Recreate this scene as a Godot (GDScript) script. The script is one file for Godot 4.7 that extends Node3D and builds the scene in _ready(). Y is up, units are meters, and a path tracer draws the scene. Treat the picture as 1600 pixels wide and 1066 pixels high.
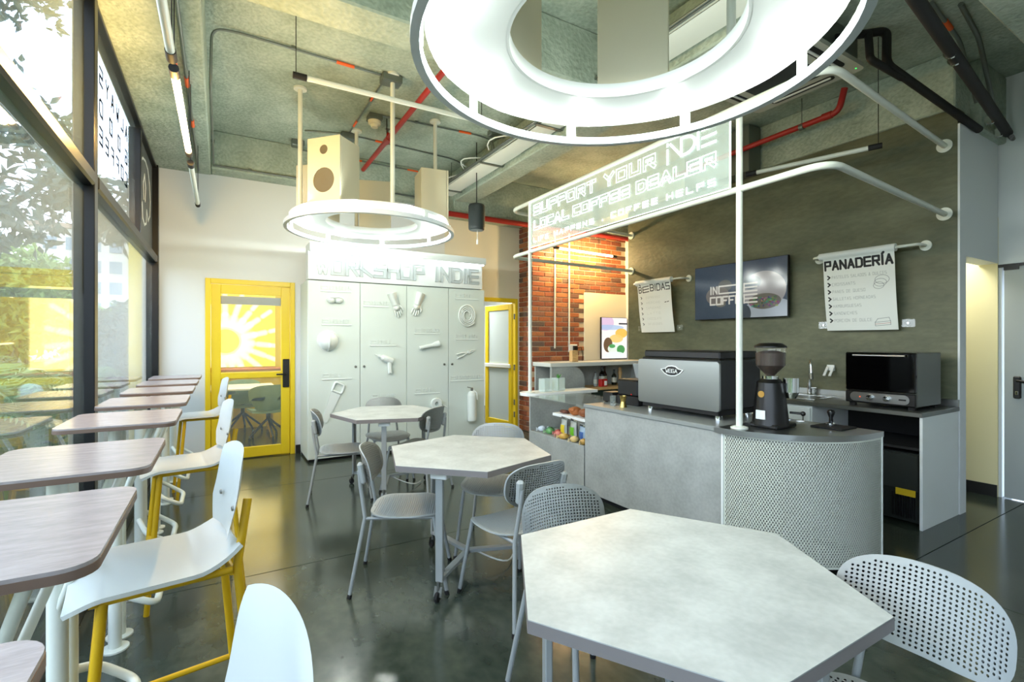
extends Node3D

# ---------------------------------------------------------------- mesh builder
class MB:
	var v := PackedVector3Array()
	var n := PackedVector3Array()
	var t := PackedVector2Array()

	func tri(a: Vector3, b: Vector3, c: Vector3, na: Vector3, nb: Vector3, nc: Vector3, ua := Vector2.ZERO, ub := Vector2.ZERO, uc := Vector2.ZERO) -> void:
		# a b c counter-clockwise seen from outside; stored clockwise, as Godot wants
		v.append(a); v.append(c); v.append(b)
		n.append(na); n.append(nc); n.append(nb)
		t.append(ua); t.append(uc); t.append(ub)

	func quad(a: Vector3, b: Vector3, c: Vector3, d: Vector3) -> void:
		var m := (b - a).cross(c - a)
		if m.length_squared() < 1e-16:
			m = (c - a).cross(d - a)
		m = m.normalized()
		tri(a, b, c, m, m, m)
		tri(a, c, d, m, m, m)

	func quad_uv(a: Vector3, b: Vector3, c: Vector3, d: Vector3) -> void:
		var m := (b - a).cross(c - a).normalized()
		tri(a, b, c, m, m, m, Vector2(0, 1), Vector2(1, 1), Vector2(1, 0))
		tri(a, c, d, m, m, m, Vector2(0, 1), Vector2(1, 0), Vector2(0, 0))

	func quad_n(a: Vector3, b: Vector3, c: Vector3, d: Vector3, na: Vector3, nb: Vector3, nc: Vector3, nd: Vector3) -> void:
		tri(a, b, c, na, nb, nc)
		tri(a, c, d, na, nc, nd)

	func poly_out(p: Array, centre: Vector3) -> void:
		var m: Vector3 = (p[1] - p[0]).cross(p[2] - p[0]).normalized()
		var mid := Vector3.ZERO
		for q in p:
			mid += q
		mid /= p.size()
		if m.dot(mid - centre) < 0:
			p = p.duplicate()
			p.reverse()
			m = -m
		for i in range(1, p.size() - 1):
			tri(p[0], p[i], p[i + 1], m, m, m)

	func box(c: Vector3, s: Vector3, b := Basis()) -> void:
		cbox(c, s, 0.0, b)

	# box with chamfered edges
	func cbox(c: Vector3, s: Vector3, r: float, b := Basis()) -> void:
		var h := s / 2
		r = min(r, min(h.x, min(h.y, h.z)) * 0.9)
		var sg := [-1.0, 1.0]
		var px := {}; var py := {}; var pz := {}
		for i in sg:
			for j in sg:
				for k in sg:
					var key := Vector3(i, j, k)
					px[key] = c + b * Vector3(i * h.x, j * (h.y - r), k * (h.z - r))
					py[key] = c + b * Vector3(i * (h.x - r), j * h.y, k * (h.z - r))
					pz[key] = c + b * Vector3(i * (h.x - r), j * (h.y - r), k * h.z)
		for i in sg:
			poly_out([px[Vector3(i, -1, -1)], px[Vector3(i, 1, -1)], px[Vector3(i, 1, 1)], px[Vector3(i, -1, 1)]], c)
			poly_out([py[Vector3(-1, i, -1)], py[Vector3(1, i, -1)], py[Vector3(1, i, 1)], py[Vector3(-1, i, 1)]], c)
			poly_out([pz[Vector3(-1, -1, i)], pz[Vector3(1, -1, i)], pz[Vector3(1, 1, i)], pz[Vector3(-1, 1, i)]], c)
		if r <= 0.0:
			return
		for i in sg:
			for j in sg:
				poly_out([px[Vector3(i, j, -1)], px[Vector3(i, j, 1)], py[Vector3(i, j, 1)], py[Vector3(i, j, -1)]], c)
				poly_out([px[Vector3(i, -1, j)], px[Vector3(i, 1, j)], pz[Vector3(i, 1, j)], pz[Vector3(i, -1, j)]], c)
				poly_out([py[Vector3(-1, i, j)], py[Vector3(1, i, j)], pz[Vector3(1, i, j)], pz[Vector3(-1, i, j)]], c)
				for k in sg:
					poly_out([px[Vector3(i, j, k)], py[Vector3(i, j, k)], pz[Vector3(i, j, k)]], c)

	# box given by its two corners
	func span(a: Vector3, b: Vector3, r := 0.0) -> void:
		cbox((a + b) / 2, (b - a).abs(), r)

	# flat bar from a to b
	func bar(a: Vector3, b: Vector3, w: float, h: float, up := Vector3.UP, r := 0.002) -> void:
		var z := (b - a).normalized()
		if abs(z.dot(up)) > 0.98:
			up = Vector3.RIGHT
		var x := up.cross(z).normalized()
		var y := z.cross(x)
		cbox((a + b) / 2, Vector3(w, h, (b - a).length()), r, Basis(x, y, z))

	func tube(p: Array, r: float, seg := 10, closed := false, r2 := -1.0) -> void:
		var m := p.size()
		var dirs := []
		for i in m:
			var a: Vector3 = p[(i - 1 + m) % m] if closed else p[max(i - 1, 0)]
			var c: Vector3 = p[(i + 1) % m] if closed else p[min(i + 1, m - 1)]
			dirs.append((c - a).normalized())
		var u: Vector3 = dirs[0].cross(Vector3.UP)
		if u.length() < 0.1:
			u = dirs[0].cross(Vector3.RIGHT)
		u = u.normalized()
		var rings := []
		for i in m:
			u = (u - dirs[i] * u.dot(dirs[i])).normalized()
			var w: Vector3 = dirs[i].cross(u)
			var rr := r if r2 < 0 else lerpf(r, r2, float(i) / max(1, m - 1))
			var ring := []
			for k in seg:
				var ang := TAU * k / seg
				var nn: Vector3 = u * cos(ang) + w * sin(ang)
				ring.append([p[i] + nn * rr, nn])
			rings.append(ring)
		for i in (m if closed else m - 1):
			var A: Array = rings[i]; var B: Array = rings[(i + 1) % m]
			for k in seg:
				var k2 := (k + 1) % seg
				quad_n(A[k][0], A[k2][0], B[k2][0], B[k][0], A[k][1], A[k2][1], B[k2][1], B[k][1])
		if not closed:
			for e in [0, m - 1]:
				var cap := []
				for k in seg:
					cap.append(rings[e][k][0])
				poly_out(cap, p[e] + dirs[e] * (0.01 if e == 0 else -0.01))

	# profile of (radius, height) points turned about the local y axis
	func lathe(prof: Array, seg: int, xf := Transform3D(), smooth := false) -> void:
		var m := prof.size()
		var pn := []
		for i in m:
			var a: Vector2 = prof[max(i - 1, 0)]
			var c: Vector2 = prof[min(i + 1, m - 1)]
			var dd := (c - a)
			pn.append(Vector2(dd.y, -dd.x).normalized())
		for i in m - 1:
			var a: Vector2 = prof[i]; var c: Vector2 = prof[i + 1]
			if a.distance_to(c) < 1e-6:
				continue
			var fl := Vector2(c.y - a.y, -(c.x - a.x)).normalized()
			var n0: Vector2 = pn[i] if smooth else fl
			var n1: Vector2 = pn[i + 1] if smooth else fl
			for k in seg:
				var g0 := TAU * k / seg; var g1 := TAU * (k + 1) / seg
				var e0 := Vector3(cos(g0), 0, sin(g0)); var e1 := Vector3(cos(g1), 0, sin(g1))
				var up := Vector3.UP
				var A := xf * (e0 * a.x + up * a.y); var B := xf * (e1 * a.x + up * a.y)
				var C := xf * (e1 * c.x + up * c.y); var D := xf * (e0 * c.x + up * c.y)
				var bs := xf.basis
				var NA := (bs * (e0 * n0.x + up * n0.y)).normalized(); var NB := (bs * (e1 * n0.x + up * n0.y)).normalized()
				var NC := (bs * (e1 * n1.x + up * n1.y)).normalized(); var ND := (bs * (e0 * n1.x + up * n1.y)).normalized()
				if c.x > 1e-6:
					tri(A, C, B, NA, NC, NB)
				else:
					tri(A, C, B, NA, ND, NB)
				if a.x > 1e-6 and c.x > 1e-6:
					tri(A, D, C, NA, ND, NC)
				elif a.x <= 1e-6:
					tri(A, D, C, NA, ND, NC)

	func ball(c: Vector3, r: Vector3, seg := 14, rings := 8) -> void:
		var p := []
		for i in rings + 1:
			var a := -PI / 2 + PI * i / rings
			p.append(Vector2(max(0.0, cos(a)), sin(a)))
		p[0].x = 0.0
		p[rings].x = 0.0
		lathe(p, seg, Transform3D(Basis.from_scale(r), c), true)

	# polygon in the local xy plane, pulled along local z from z0 to z1
	func prism(poly: PackedVector2Array, z0: float, z1: float, xf := Transform3D(), smooth := false, uv := false) -> void:
		if Geometry2D.is_polygon_clockwise(poly):
			poly = poly.duplicate()
			poly.reverse()
		var ix := Geometry2D.triangulate_polygon(poly)
		var bs := xf.basis
		var nz := (bs * Vector3(0, 0, 1)).normalized()
		var lo := poly[0]; var hi := poly[0]
		for q in poly:
			lo = lo.min(q); hi = hi.max(q)
		for i in range(0, ix.size(), 3):
			var A := poly[ix[i]]; var B := poly[ix[i + 1]]; var C := poly[ix[i + 2]]
			if (B - A).cross(C - A) < 0:
				var s := B
				B = C
				C = s
			var f := func(q: Vector2) -> Vector2: return Vector2((q.x - lo.x) / max(1e-6, hi.x - lo.x), (hi.y - q.y) / max(1e-6, hi.y - lo.y)) if uv else Vector2.ZERO
			tri(xf * Vector3(A.x, A.y, z1), xf * Vector3(B.x, B.y, z1), xf * Vector3(C.x, C.y, z1), nz, nz, nz, f.call(A), f.call(B), f.call(C))
			tri(xf * Vector3(A.x, A.y, z0), xf * Vector3(C.x, C.y, z0), xf * Vector3(B.x, B.y, z0), -nz, -nz, -nz)
		var m := poly.size()
		for i in m:
			var a := poly[i]; var b := poly[(i + 1) % m]
			var e := (b - a).normalized()
			var n0 := Vector2(e.y, -e.x); var n1 := n0
			if smooth:
				var ep := (a - poly[(i - 1 + m) % m]).normalized(); var en := (poly[(i + 2) % m] - b).normalized()
				if ep.dot(e) > 0.75:
					n0 = (n0 + Vector2(ep.y, -ep.x)).normalized()
				if en.dot(e) > 0.75:
					n1 = (n1 + Vector2(en.y, -en.x)).normalized()
			var N0 := (bs * Vector3(n0.x, n0.y, 0)).normalized(); var N1 := (bs * Vector3(n1.x, n1.y, 0)).normalized()
			quad_n(xf * Vector3(a.x, a.y, z0), xf * Vector3(b.x, b.y, z0), xf * Vector3(b.x, b.y, z1), xf * Vector3(a.x, a.y, z1), N0, N1, N1, N0)

	# curved sheet of a given thickness; f(u, v) for u, v in 0..1
	func sheet(f: Callable, nu: int, nv: int, th: float) -> void:
		var P := []; var N := []
		for i in nu + 1:
			for j in nv + 1:
				var u := float(i) / nu; var w := float(j) / nv
				var p: Vector3 = f.call(u, w)
				var du: Vector3 = f.call(min(u + 0.004, 1.0), w) - f.call(max(u - 0.004, 0.0), w)
				var dv: Vector3 = f.call(u, min(w + 0.004, 1.0)) - f.call(u, max(w - 0.004, 0.0))
				P.append(p); N.append(du.cross(dv).normalized())
		var at := func(i: int, j: int) -> int: return i * (nv + 1) + j
		for i in nu:
			for j in nv:
				var a: int = at.call(i, j); var b: int = at.call(i + 1, j); var c: int = at.call(i + 1, j + 1); var d: int = at.call(i, j + 1)
				quad_uvn(P[a], P[b], P[c], P[d], N[a], N[b], N[c], N[d], Vector2(float(i) / nu, 1 - float(j) / nv), Vector2(float(i + 1) / nu, 1 - float(j) / nv), Vector2(float(i + 1) / nu, 1 - float(j + 1) / nv), Vector2(float(i) / nu, 1 - float(j + 1) / nv))
				if th > 0:
					quad_n(P[a] - N[a] * th, P[d] - N[d] * th, P[c] - N[c] * th, P[b] - N[b] * th, -N[a], -N[d], -N[c], -N[b])
		if th <= 0:
			return
		for i in nu:
			for e in [[at.call(i, 0), at.call(i + 1, 0)], [at.call(i + 1, nv), at.call(i, nv)]]:
				quad(P[e[0]] - N[e[0]] * th, P[e[1]] - N[e[1]] * th, P[e[1]], P[e[0]])
		for j in nv:
			for e in [[at.call(0, j + 1), at.call(0, j)], [at.call(nu, j), at.call(nu, j + 1)]]:
				quad(P[e[0]] - N[e[0]] * th, P[e[1]] - N[e[1]] * th, P[e[1]], P[e[0]])

	func quad_uvn(a: Vector3, b: Vector3, c: Vector3, d: Vector3, na: Vector3, nb: Vector3, nc: Vector3, nd: Vector3, ua: Vector2, ub: Vector2, uc: Vector2, ud: Vector2) -> void:
		tri(a, b, c, na, nb, nc, ua, ub, uc)
		tri(a, c, d, na, nc, nd, ua, uc, ud)

	# sheet with round holes: outline polygon in 2D, f maps a 2D point to [position, normal]
	func punched(outline: PackedVector2Array, pitch: Vector2, hole: float, stagger: bool, margin: float, f: Callable, th: float, sides := 8) -> void:
		if Geometry2D.is_polygon_clockwise(outline):
			outline = outline.duplicate()
			outline.reverse()
		var inner_list := Geometry2D.offset_polygon(outline, -margin)
		var inner: PackedVector2Array = inner_list[0] if inner_list.size() else outline
		var lo := outline[0]; var hi := outline[0]
		for q in outline:
			lo = lo.min(q); hi = hi.max(q)
		var rows := int(ceil((hi.y - lo.y) / pitch.y)); var cols := int(ceil((hi.x - lo.x) / pitch.x)) + 1
		var off := Vector2(((hi.x - lo.x) - (cols - 1) * pitch.x) / 2, ((hi.y - lo.y) - rows * pitch.y) / 2)
		for r in rows:
			for c in range(-1, cols + 1):
				var x0 := lo.x + off.x + (c - 0.5) * pitch.x + (pitch.x / 2 if stagger and r % 2 else 0.0)
				var y0 := lo.y + off.y + r * pitch.y
				var cell := PackedVector2Array([Vector2(x0, y0), Vector2(x0 + pitch.x, y0), Vector2(x0 + pitch.x, y0 + pitch.y), Vector2(x0, y0 + pitch.y)])
				var mid := Vector2(x0 + pitch.x / 2, y0 + pitch.y / 2)
				var whole := true
				for q in cell:
					if not Geometry2D.is_point_in_polygon(q, outline):
						whole = false
				if whole and Geometry2D.is_point_in_polygon(mid, inner):
					var O := []; var I := []
					for k in sides:
						var dir := Vector2.from_angle(TAU * (k + 0.5) / sides)
						var s: float = min(pitch.x / 2 / max(1e-6, abs(dir.x)), pitch.y / 2 / max(1e-6, abs(dir.y)))
						O.append(f.call(mid + dir * s)); I.append(f.call(mid + dir * hole))
					for k in 4:
						O.append(f.call(cell[k]))
					for k in sides:
						var k2 := (k + 1) % sides
						var a: Array = O[k]; var b: Array = O[k2]; var c2: Array = I[k2]; var d: Array = I[k]
						both(a, b, c2, d, th)
						quad_n(c2[0], d[0], d[0] - d[1] * th, c2[0] - c2[1] * th, (d[0] - c2[0]).cross(c2[1]).normalized(), (d[0] - c2[0]).cross(c2[1]).normalized(), (d[0] - c2[0]).cross(c2[1]).normalized(), (d[0] - c2[0]).cross(c2[1]).normalized())
					if sides == 8:   # the four little corners of the cell
						for k in 4:
							var ca: Array = O[(k * 2 + 0) % 8]; var cb: Array = O[(k * 2 + 1) % 8]
							var cc: Array = O[8 + [2, 3, 0, 1][k]]
							both3(ca, cc, cb, th)
				else:
					for piece in ([cell] if whole else Geometry2D.intersect_polygons(cell, outline)):
						var ix := Geometry2D.triangulate_polygon(piece)
						for i in range(0, ix.size(), 3):
							var A: Vector2 = piece[ix[i]]; var B: Vector2 = piece[ix[i + 1]]; var C: Vector2 = piece[ix[i + 2]]
							if (B - A).cross(C - A) < 0:
								both3(f.call(A), f.call(C), f.call(B), th)
							else:
								both3(f.call(A), f.call(B), f.call(C), th)
		for i in outline.size():
			var a: Array = f.call(outline[i]); var b: Array = f.call(outline[(i + 1) % outline.size()])
			quad(a[0] - a[1] * th, b[0] - b[1] * th, b[0], a[0])

	func both(a: Array, b: Array, c: Array, d: Array, th: float) -> void:
		quad_n(a[0], b[0], c[0], d[0], a[1], b[1], c[1], d[1])
		quad_n(a[0] - a[1] * th, d[0] - d[1] * th, c[0] - c[1] * th, b[0] - b[1] * th, -a[1], -d[1], -c[1], -b[1])

	func both3(a: Array, b: Array, c: Array, th: float) -> void:
		tri(a[0], b[0], c[0], a[1], b[1], c[1])
		tri(a[0] - a[1] * th, c[0] - c[1] * th, b[0] - b[1] * th, -a[1], -c[1], -b[1])

	func mesh() -> ArrayMesh:
		var arr := []
		arr.resize(Mesh.ARRAY_MAX)
		arr[Mesh.ARRAY_VERTEX] = v; arr[Mesh.ARRAY_NORMAL] = n; arr[Mesh.ARRAY_TEX_UV] = t
		var m := ArrayMesh.new()
		m.add_surface_from_arrays(Mesh.PRIMITIVE_TRIANGLES, arr)
		return m

# ---------------------------------------------------------------- scene helpers
var M := {}
var names := {}

func P(x: float, y: float, d: float) -> Vector3:      # x across the room, y up, d away from the camera along the windows
	return Vector3(x, y, -d)

func numbered(called: String) -> String:
	if not names.has(called):
		names[called] = 0
		return called
	names[called] += 1
	return "%s_%03d" % [called, names[called]]

func thing(called: String, label: String, category: String, at := Vector3.ZERO, turn := 0.0, group := "") -> Node3D:
	var o := Node3D.new()
	o.name = numbered(called)
	add_child(o)
	o.position = at
	o.rotation.y = turn
	tag(o, label, category, group)
	return o

func tag(o: Node3D, label: String, category: String, group := "") -> void:
	o.set_meta("label", label)
	o.set_meta("category", category)
	if group:
		o.set_meta("group", group)

func part(called: String, st: MB, m: Material, parent: Node3D) -> MeshInstance3D:
	var o := MeshInstance3D.new()
	o.name = called
	o.mesh = st.mesh()
	o.material_override = m
	parent.add_child(o, true)
	return o

func solo(called: String, st: MB, m: Material, label: String, category: String, group := "") -> MeshInstance3D:
	var o := MeshInstance3D.new()
	o.name = numbered(called)
	o.mesh = st.mesh()
	o.material_override = m
	add_child(o)
	tag(o, label, category, group)
	return o

func struct(called: String, st: MB, m: Material, label := "") -> MeshInstance3D:
	var o := MeshInstance3D.new()
	o.name = numbered(called)
	o.mesh = st.mesh()
	o.material_override = m
	add_child(o)
	o.set_meta("kind", "structure")
	if label:
		o.set_meta("label", label)
	return o

func frame_of(called: String, label := "", at := Vector3.ZERO) -> Node3D:
	var o := Node3D.new()
	o.name = numbered(called)
	add_child(o)
	o.position = at
	o.set_meta("kind", "structure")
	if label:
		o.set_meta("label", label)
	return o

func dup(root: Node3D, at: Vector3, turn: float, label := "", group := "") -> Node3D:
	var r: Node3D = root.duplicate()
	var called := str(root.name)
	if called.length() > 4 and called[-4] == "_" and called.right(3).is_valid_int():
		called = called.left(-4)
	r.name = numbered(called)
	add_child(r)
	r.position = at
	r.rotation.y = turn
	if label:
		r.set_meta("label", label)
	if group:
		r.set_meta("group", group)
	return r

func turn_to(fx: float, fd: float) -> float:          # yaw that points local -z along (fx, fd)
	return atan2(-fx, fd)

func rrect(w: float, h: float, r: float, seg := 5) -> PackedVector2Array:
	var p := PackedVector2Array()
	var cs := [Vector2(w / 2 - r, h / 2 - r), Vector2(-w / 2 + r, h / 2 - r), Vector2(-w / 2 + r, -h / 2 + r), Vector2(w / 2 - r, -h / 2 + r)]
	for i in 4:
		for k in seg + 1:
			p.append(cs[i] + Vector2.from_angle(PI / 2 * i + PI / 2 * k / seg) * r)
	return p

func squircle(w: float, h: float, e: float, seg := 40) -> PackedVector2Array:
	var p := PackedVector2Array()
	for k in seg:
		var a := TAU * k / seg
		p.append(Vector2(sign(cos(a)) * pow(abs(cos(a)), 2.0 / e) * w / 2, sign(sin(a)) * pow(abs(sin(a)), 2.0 / e) * h / 2))
	return p

func disc(r: float, seg := 24) -> PackedVector2Array:
	var p := PackedVector2Array()
	for k in seg:
		p.append(Vector2.from_angle(TAU * k / seg) * r)
	return p

func fillet(p: Array, r: float, seg := 6) -> Array:
	var out := [p[0]]
	for i in range(1, p.size() - 1):
		var a: Vector3 = (p[i - 1] - p[i]); var b: Vector3 = (p[i + 1] - p[i])
		var k: float = min(r, min(a.length(), b.length()) * 0.45)
		var A: Vector3 = p[i] + a.normalized() * k; var B: Vector3 = p[i] + b.normalized() * k
		for s in seg + 1:
			var u := float(s) / seg
			out.append(A.lerp(p[i], u).lerp(p[i].lerp(B, u), u))
	out.append(p[-1])
	return out

func face_x(at: Vector3) -> Transform3D:     # local x runs towards the camera end (-d), y up, z towards the windows (-x)
	return Transform3D(Basis(Vector3(0, 0, 1), Vector3(0, 1, 0), Vector3(-1, 0, 0)), at)

func face_d(at: Vector3) -> Transform3D:     # local x across the room, y up, z towards the camera (-d)
	return Transform3D(Basis(), at)

func flat(at: Vector3) -> Transform3D:       # local x across, y away (+d), z up
	return Transform3D(Basis(Vector3(1, 0, 0), Vector3(0, 0, -1), Vector3(0, 1, 0)), at)

# ---------------------------------------------------------------- strokes and lettering
var glyphs := {
	"A": "00 26 40|12 32", "B": "00 06 36 45 44 33 03|33 42 41 30 00", "C": "46 06 00 40", "D": "00 06 36 45 41 30 00", "E": "46 06 00 40|03 43", "F": "00 06 46|03 33",
	"G": "46 06 00 40 43 23", "H": "00 06|40 46|03 43", "I": "20 26", "J": "01 00 40 46", "K": "00 06|46 03 40", "L": "06 00 40", "M": "00 06 23 46 40", "N": "00 06 40 46",
	"O": "00 06 46 40 00", "P": "00 06 46 43 03", "Q": "00 06 46 40 00|22 40", "R": "00 06 46 43 03|23 40", "S": "46 06 03 43 40 00", "T": "06 46|26 20", "U": "06 00 40 46",
	"V": "06 20 46", "W": "06 10 23 30 46", "X": "00 46|06 40", "Y": "06 23 46|23 20", "Z": "06 46 00 40", ".": "20 21", "-": "13 33", "Í": "20 26|27 38", "&": "40 15 26 35 01 10 42", " ": "",
}

func strokes(ch: String) -> Array:
	var out := []
	for line in str(glyphs.get(ch, "")).split("|", false):
		var pl := PackedVector2Array()
		for w in line.split(" ", false):
			pl.append(Vector2(int(w[0]) / 4.0, int(w[1]) / 6.0))
		out.append(pl)
	return out

# the strokes of a line of text as polylines in metres, fitted between x0 and x1
func text_lines(s: String, x0: float, x1: float, y: float, h: float, gap := 0.35) -> Array:
	var narrow := {"I": 0.25, "Í": 0.25, ".": 0.2, " ": 0.6}
	var total := 0.0
	for ch in s:
		total += narrow.get(ch, 1.0) + gap
	total -= gap
	var k := (x1 - x0) / total
	var x := x0
	var out := []
	for ch in s:
		var w: float = narrow.get(ch, 1.0)
		for pl in strokes(ch):
			var q := PackedVector2Array()
			for p in pl:
				var px: float = p.x if w == 1.0 else (p.x - 0.5) + w / 2
				q.append(Vector2(x + px * k, y + p.y * h))
			out.append(q)
		x += (w + gap) * k
	return out

func stroke_boxes(st: MB, lines: Array, width: float, depth: float, xf: Transform3D) -> void:
	var step := 0      # neighbouring strokes end at slightly different depths, so that no two faces coincide
	for pl in lines:
		for i in pl.size() - 1:
			var a: Vector2 = pl[i]; var b: Vector2 = pl[i + 1]
			var e := (b - a).normalized() * width / 2
			a -= e; b += e
			var o := Vector2(-e.y, e.x)
			step += 1
			st.prism(PackedVector2Array([a - o, b - o, b + o, a + o]), 0.0, depth * (1.0 + 0.04 * (step % 7)), xf)

func outline_boxes(st: MB, lines: Array, half: float, width: float, depth: float, xf: Transform3D) -> void:
	for pl in lines:
		for poly in Geometry2D.offset_polyline(pl, half, Geometry2D.JOIN_MITER, Geometry2D.END_SQUARE):
			var ring: Array = []
			for q in poly:
				ring.append(q)
			ring.append(poly[0])
			stroke_boxes(st, [PackedVector2Array(ring)], width, depth, xf)

# paint a polyline into an image (pixels)
func paint_line(im: Image, pl: PackedVector2Array, w: float, c: Color) -> void:
	for i in pl.size() - 1:
		var a := pl[i]; var b := pl[i + 1]
		var x0 := int(min(a.x, b.x) - w) - 1; var x1 := int(max(a.x, b.x) + w) + 2
		var y0 := int(min(a.y, b.y) - w) - 1; var y1 := int(max(a.y, b.y) + w) + 2
		for y in range(max(0, y0), min(im.get_height(), y1)):
			for x in range(max(0, x0), min(im.get_width(), x1)):
				var q := Vector2(x + 0.5, y + 0.5)
				var dist := q.distance_to(Geometry2D.get_closest_point_to_segment(q, a, b))
				var k: float = clamp(w / 2 + 0.5 - dist, 0.0, 1.0) * c.a
				if k > 0:
					im.set_pixel(x, y, im.get_pixel(x, y).lerp(Color(c.r, c.g, c.b), k))

func paint_text(im: Image, s: String, x0: float, x1: float, ybase: float, h: float, w: float, c: Color, gap := 0.35, slant := 0.0) -> void:
	for pl in text_lines(s, x0, x1, 0.0, h, gap):
		var q := PackedVector2Array()
		for p in pl:
			q.append(Vector2(p.x + p.y * 0.0, ybase - p.y + (p.x - x0) * slant))
		paint_line(im, q, w, c)

func paint_ellipse(im: Image, c: Vector2, r: Vector2, col: Color) -> void:
	for y in range(max(0, int(c.y - r.y) - 1), min(im.get_height(), int(c.y + r.y) + 2)):
		for x in range(max(0, int(c.x - r.x) - 1), min(im.get_width(), int(c.x + r.x) + 2)):
			var q := (Vector2(x, y) - c) / r
			var k: float = clamp((1.0 - q.length()) * min(r.x, r.y) + 0.5, 0.0, 1.0) * col.a
			if k > 0:
				im.set_pixel(x, y, im.get_pixel(x, y).lerp(Color(col.r, col.g, col.b), k))

# ---------------------------------------------------------------- materials
func plain(c: Color, rough := 0.5, metal := 0.0) -> StandardMaterial3D:
	var m := StandardMaterial3D.new()
	m.albedo_color = c
	m.roughness = rough
	m.metallic = metal
	return m

func noise_bytes(seed_: int, freq: float, oct: int, n: int) -> PackedByteArray:
	var f := FastNoiseLite.new()
	f.seed = seed_
	f.noise_type = FastNoiseLite.TYPE_SIMPLEX_SMOOTH
	f.frequency = freq
	f.fractal_octaves = oct
	var im := f.get_seamless_image(n, n)
	im.convert(Image.FORMAT_L8)
	return im.get_data()

# colour from a (low) to b (high) by layered coarse and fine noise, mapped in world space
func mottled(a: Color, b: Color, seed_: int, metres: Vector3, rough: float, coarse := 0.012, fine := 0.09, mixing := 0.35, bump := 0.0, contrast := 1.6) -> StandardMaterial3D:
	var n := 512
	var c0 := noise_bytes(seed_, coarse, 4, n)
	var f0 := noise_bytes(seed_ + 7, fine, 3, n)
	var data := PackedByteArray()
	data.resize(n * n * 3)
	for i in n * n:
		var k: float = (c0[i] * (1.0 - mixing) + f0[i] * mixing) / 255.0
		k = clamp((k - 0.5) * contrast + 0.5, 0.0, 1.0)
		data[i * 3] = int(lerpf(a.r, b.r, k) * 255)
		data[i * 3 + 1] = int(lerpf(a.g, b.g, k) * 255)
		data[i * 3 + 2] = int(lerpf(a.b, b.b, k) * 255)
	var m := plain(Color.WHITE, rough)
	m.albedo_texture = ImageTexture.create_from_image(Image.create_from_data(n, n, false, Image.FORMAT_RGB8, data))
	m.uv1_triplanar = true
	m.uv1_world_triplanar = true
	m.uv1_scale = Vector3(1 / metres.x, 1 / metres.y, 1 / metres.z)
	if bump > 0:
		var h := Image.create_from_data(n, n, false, Image.FORMAT_L8, f0)
		h.convert(Image.FORMAT_RGBA8)
		h.bump_map_to_normal_map(bump)
		m.normal_enabled = true
		m.normal_texture = ImageTexture.create_from_image(h)
	return m

func glow(c: Color, energy: float) -> StandardMaterial3D:
	var m := plain(c, 0.4)
	m.emission_enabled = true
	m.emission = c
	m.emission_energy_multiplier = energy
	return m

func pane_mat(c: Color, alpha: float, rough := 0.02) -> StandardMaterial3D:
	var m := plain(Color(c.r, c.g, c.b, alpha), rough)
	m.transparency = BaseMaterial3D.TRANSPARENCY_ALPHA
	return m

func omni(at: Vector3, c: Color, energy: float, size: float) -> void:
	var l := OmniLight3D.new()
	l.position = at
	l.light_color = c
	l.light_energy = energy
	l.light_size = size
	l.omni_range = 14.0
	l.omni_attenuation = 2.0
	l.shadow_enabled = true
	add_child(l)

func area(at: Vector3, look: Vector3, size: Vector2, c: Color, energy: float) -> void:
	var l := AreaLight3D.new()
	add_child(l)
	l.look_at_from_position(at, at + look, Vector3.UP if abs(look.normalized().y) < 0.9 else Vector3.RIGHT)
	l.area_size = size
	l.light_color = c
	l.light_energy = energy
	l.area_range = 14.0
	l.shadow_enabled = true

# ---------------------------------------------------------------- scene
func _ready() -> void:
	var cam := Camera3D.new()
	cam.name = "camera"
	cam.position = Vector3(0, 1.45, 0)
	cam.rotation.y = -deg_to_rad(30.74)
	cam.fov = 2.0 * rad_to_deg(atan(533.0 / 765.0))
	cam.near = 0.05
	cam.far = 400.0
	cam.current = true
	add_child(cam)
	var env := Environment.new()
	env.background_mode = Environment.BG_SKY
	var sky_mat := ProceduralSkyMaterial.new()
	sky_mat.sky_top_color = Color(0.80, 0.89, 1.0)
	sky_mat.sky_horizon_color = Color(0.93, 0.97, 1.0)
	sky_mat.ground_bottom_color = Color(0.35, 0.38, 0.36)
	sky_mat.ground_horizon_color = Color(0.7, 0.74, 0.74)
	sky_mat.sky_energy_multiplier = 2.3
	sky_mat.ground_energy_multiplier = 1.0
	var sky := Sky.new()
	sky.sky_material = sky_mat
	env.sky = sky
	env.tonemap_mode = Environment.TONE_MAPPER_LINEAR
	env.tonemap_exposure = 1.0
	env.sdfgi_enabled = true
	env.ssao_enabled = true
	env.ssil_enabled = true
	var we := WorldEnvironment.new()
	we.name = "environment"
	we.environment = env
	add_child(we)
	make_materials()
	shell()
	far_rooms()
	garden()
	rings()
	cabinet()
	counter()
	back_bar()
	bar_corner()
	neon_sign()
	furniture()
	ceiling_services()

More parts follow.
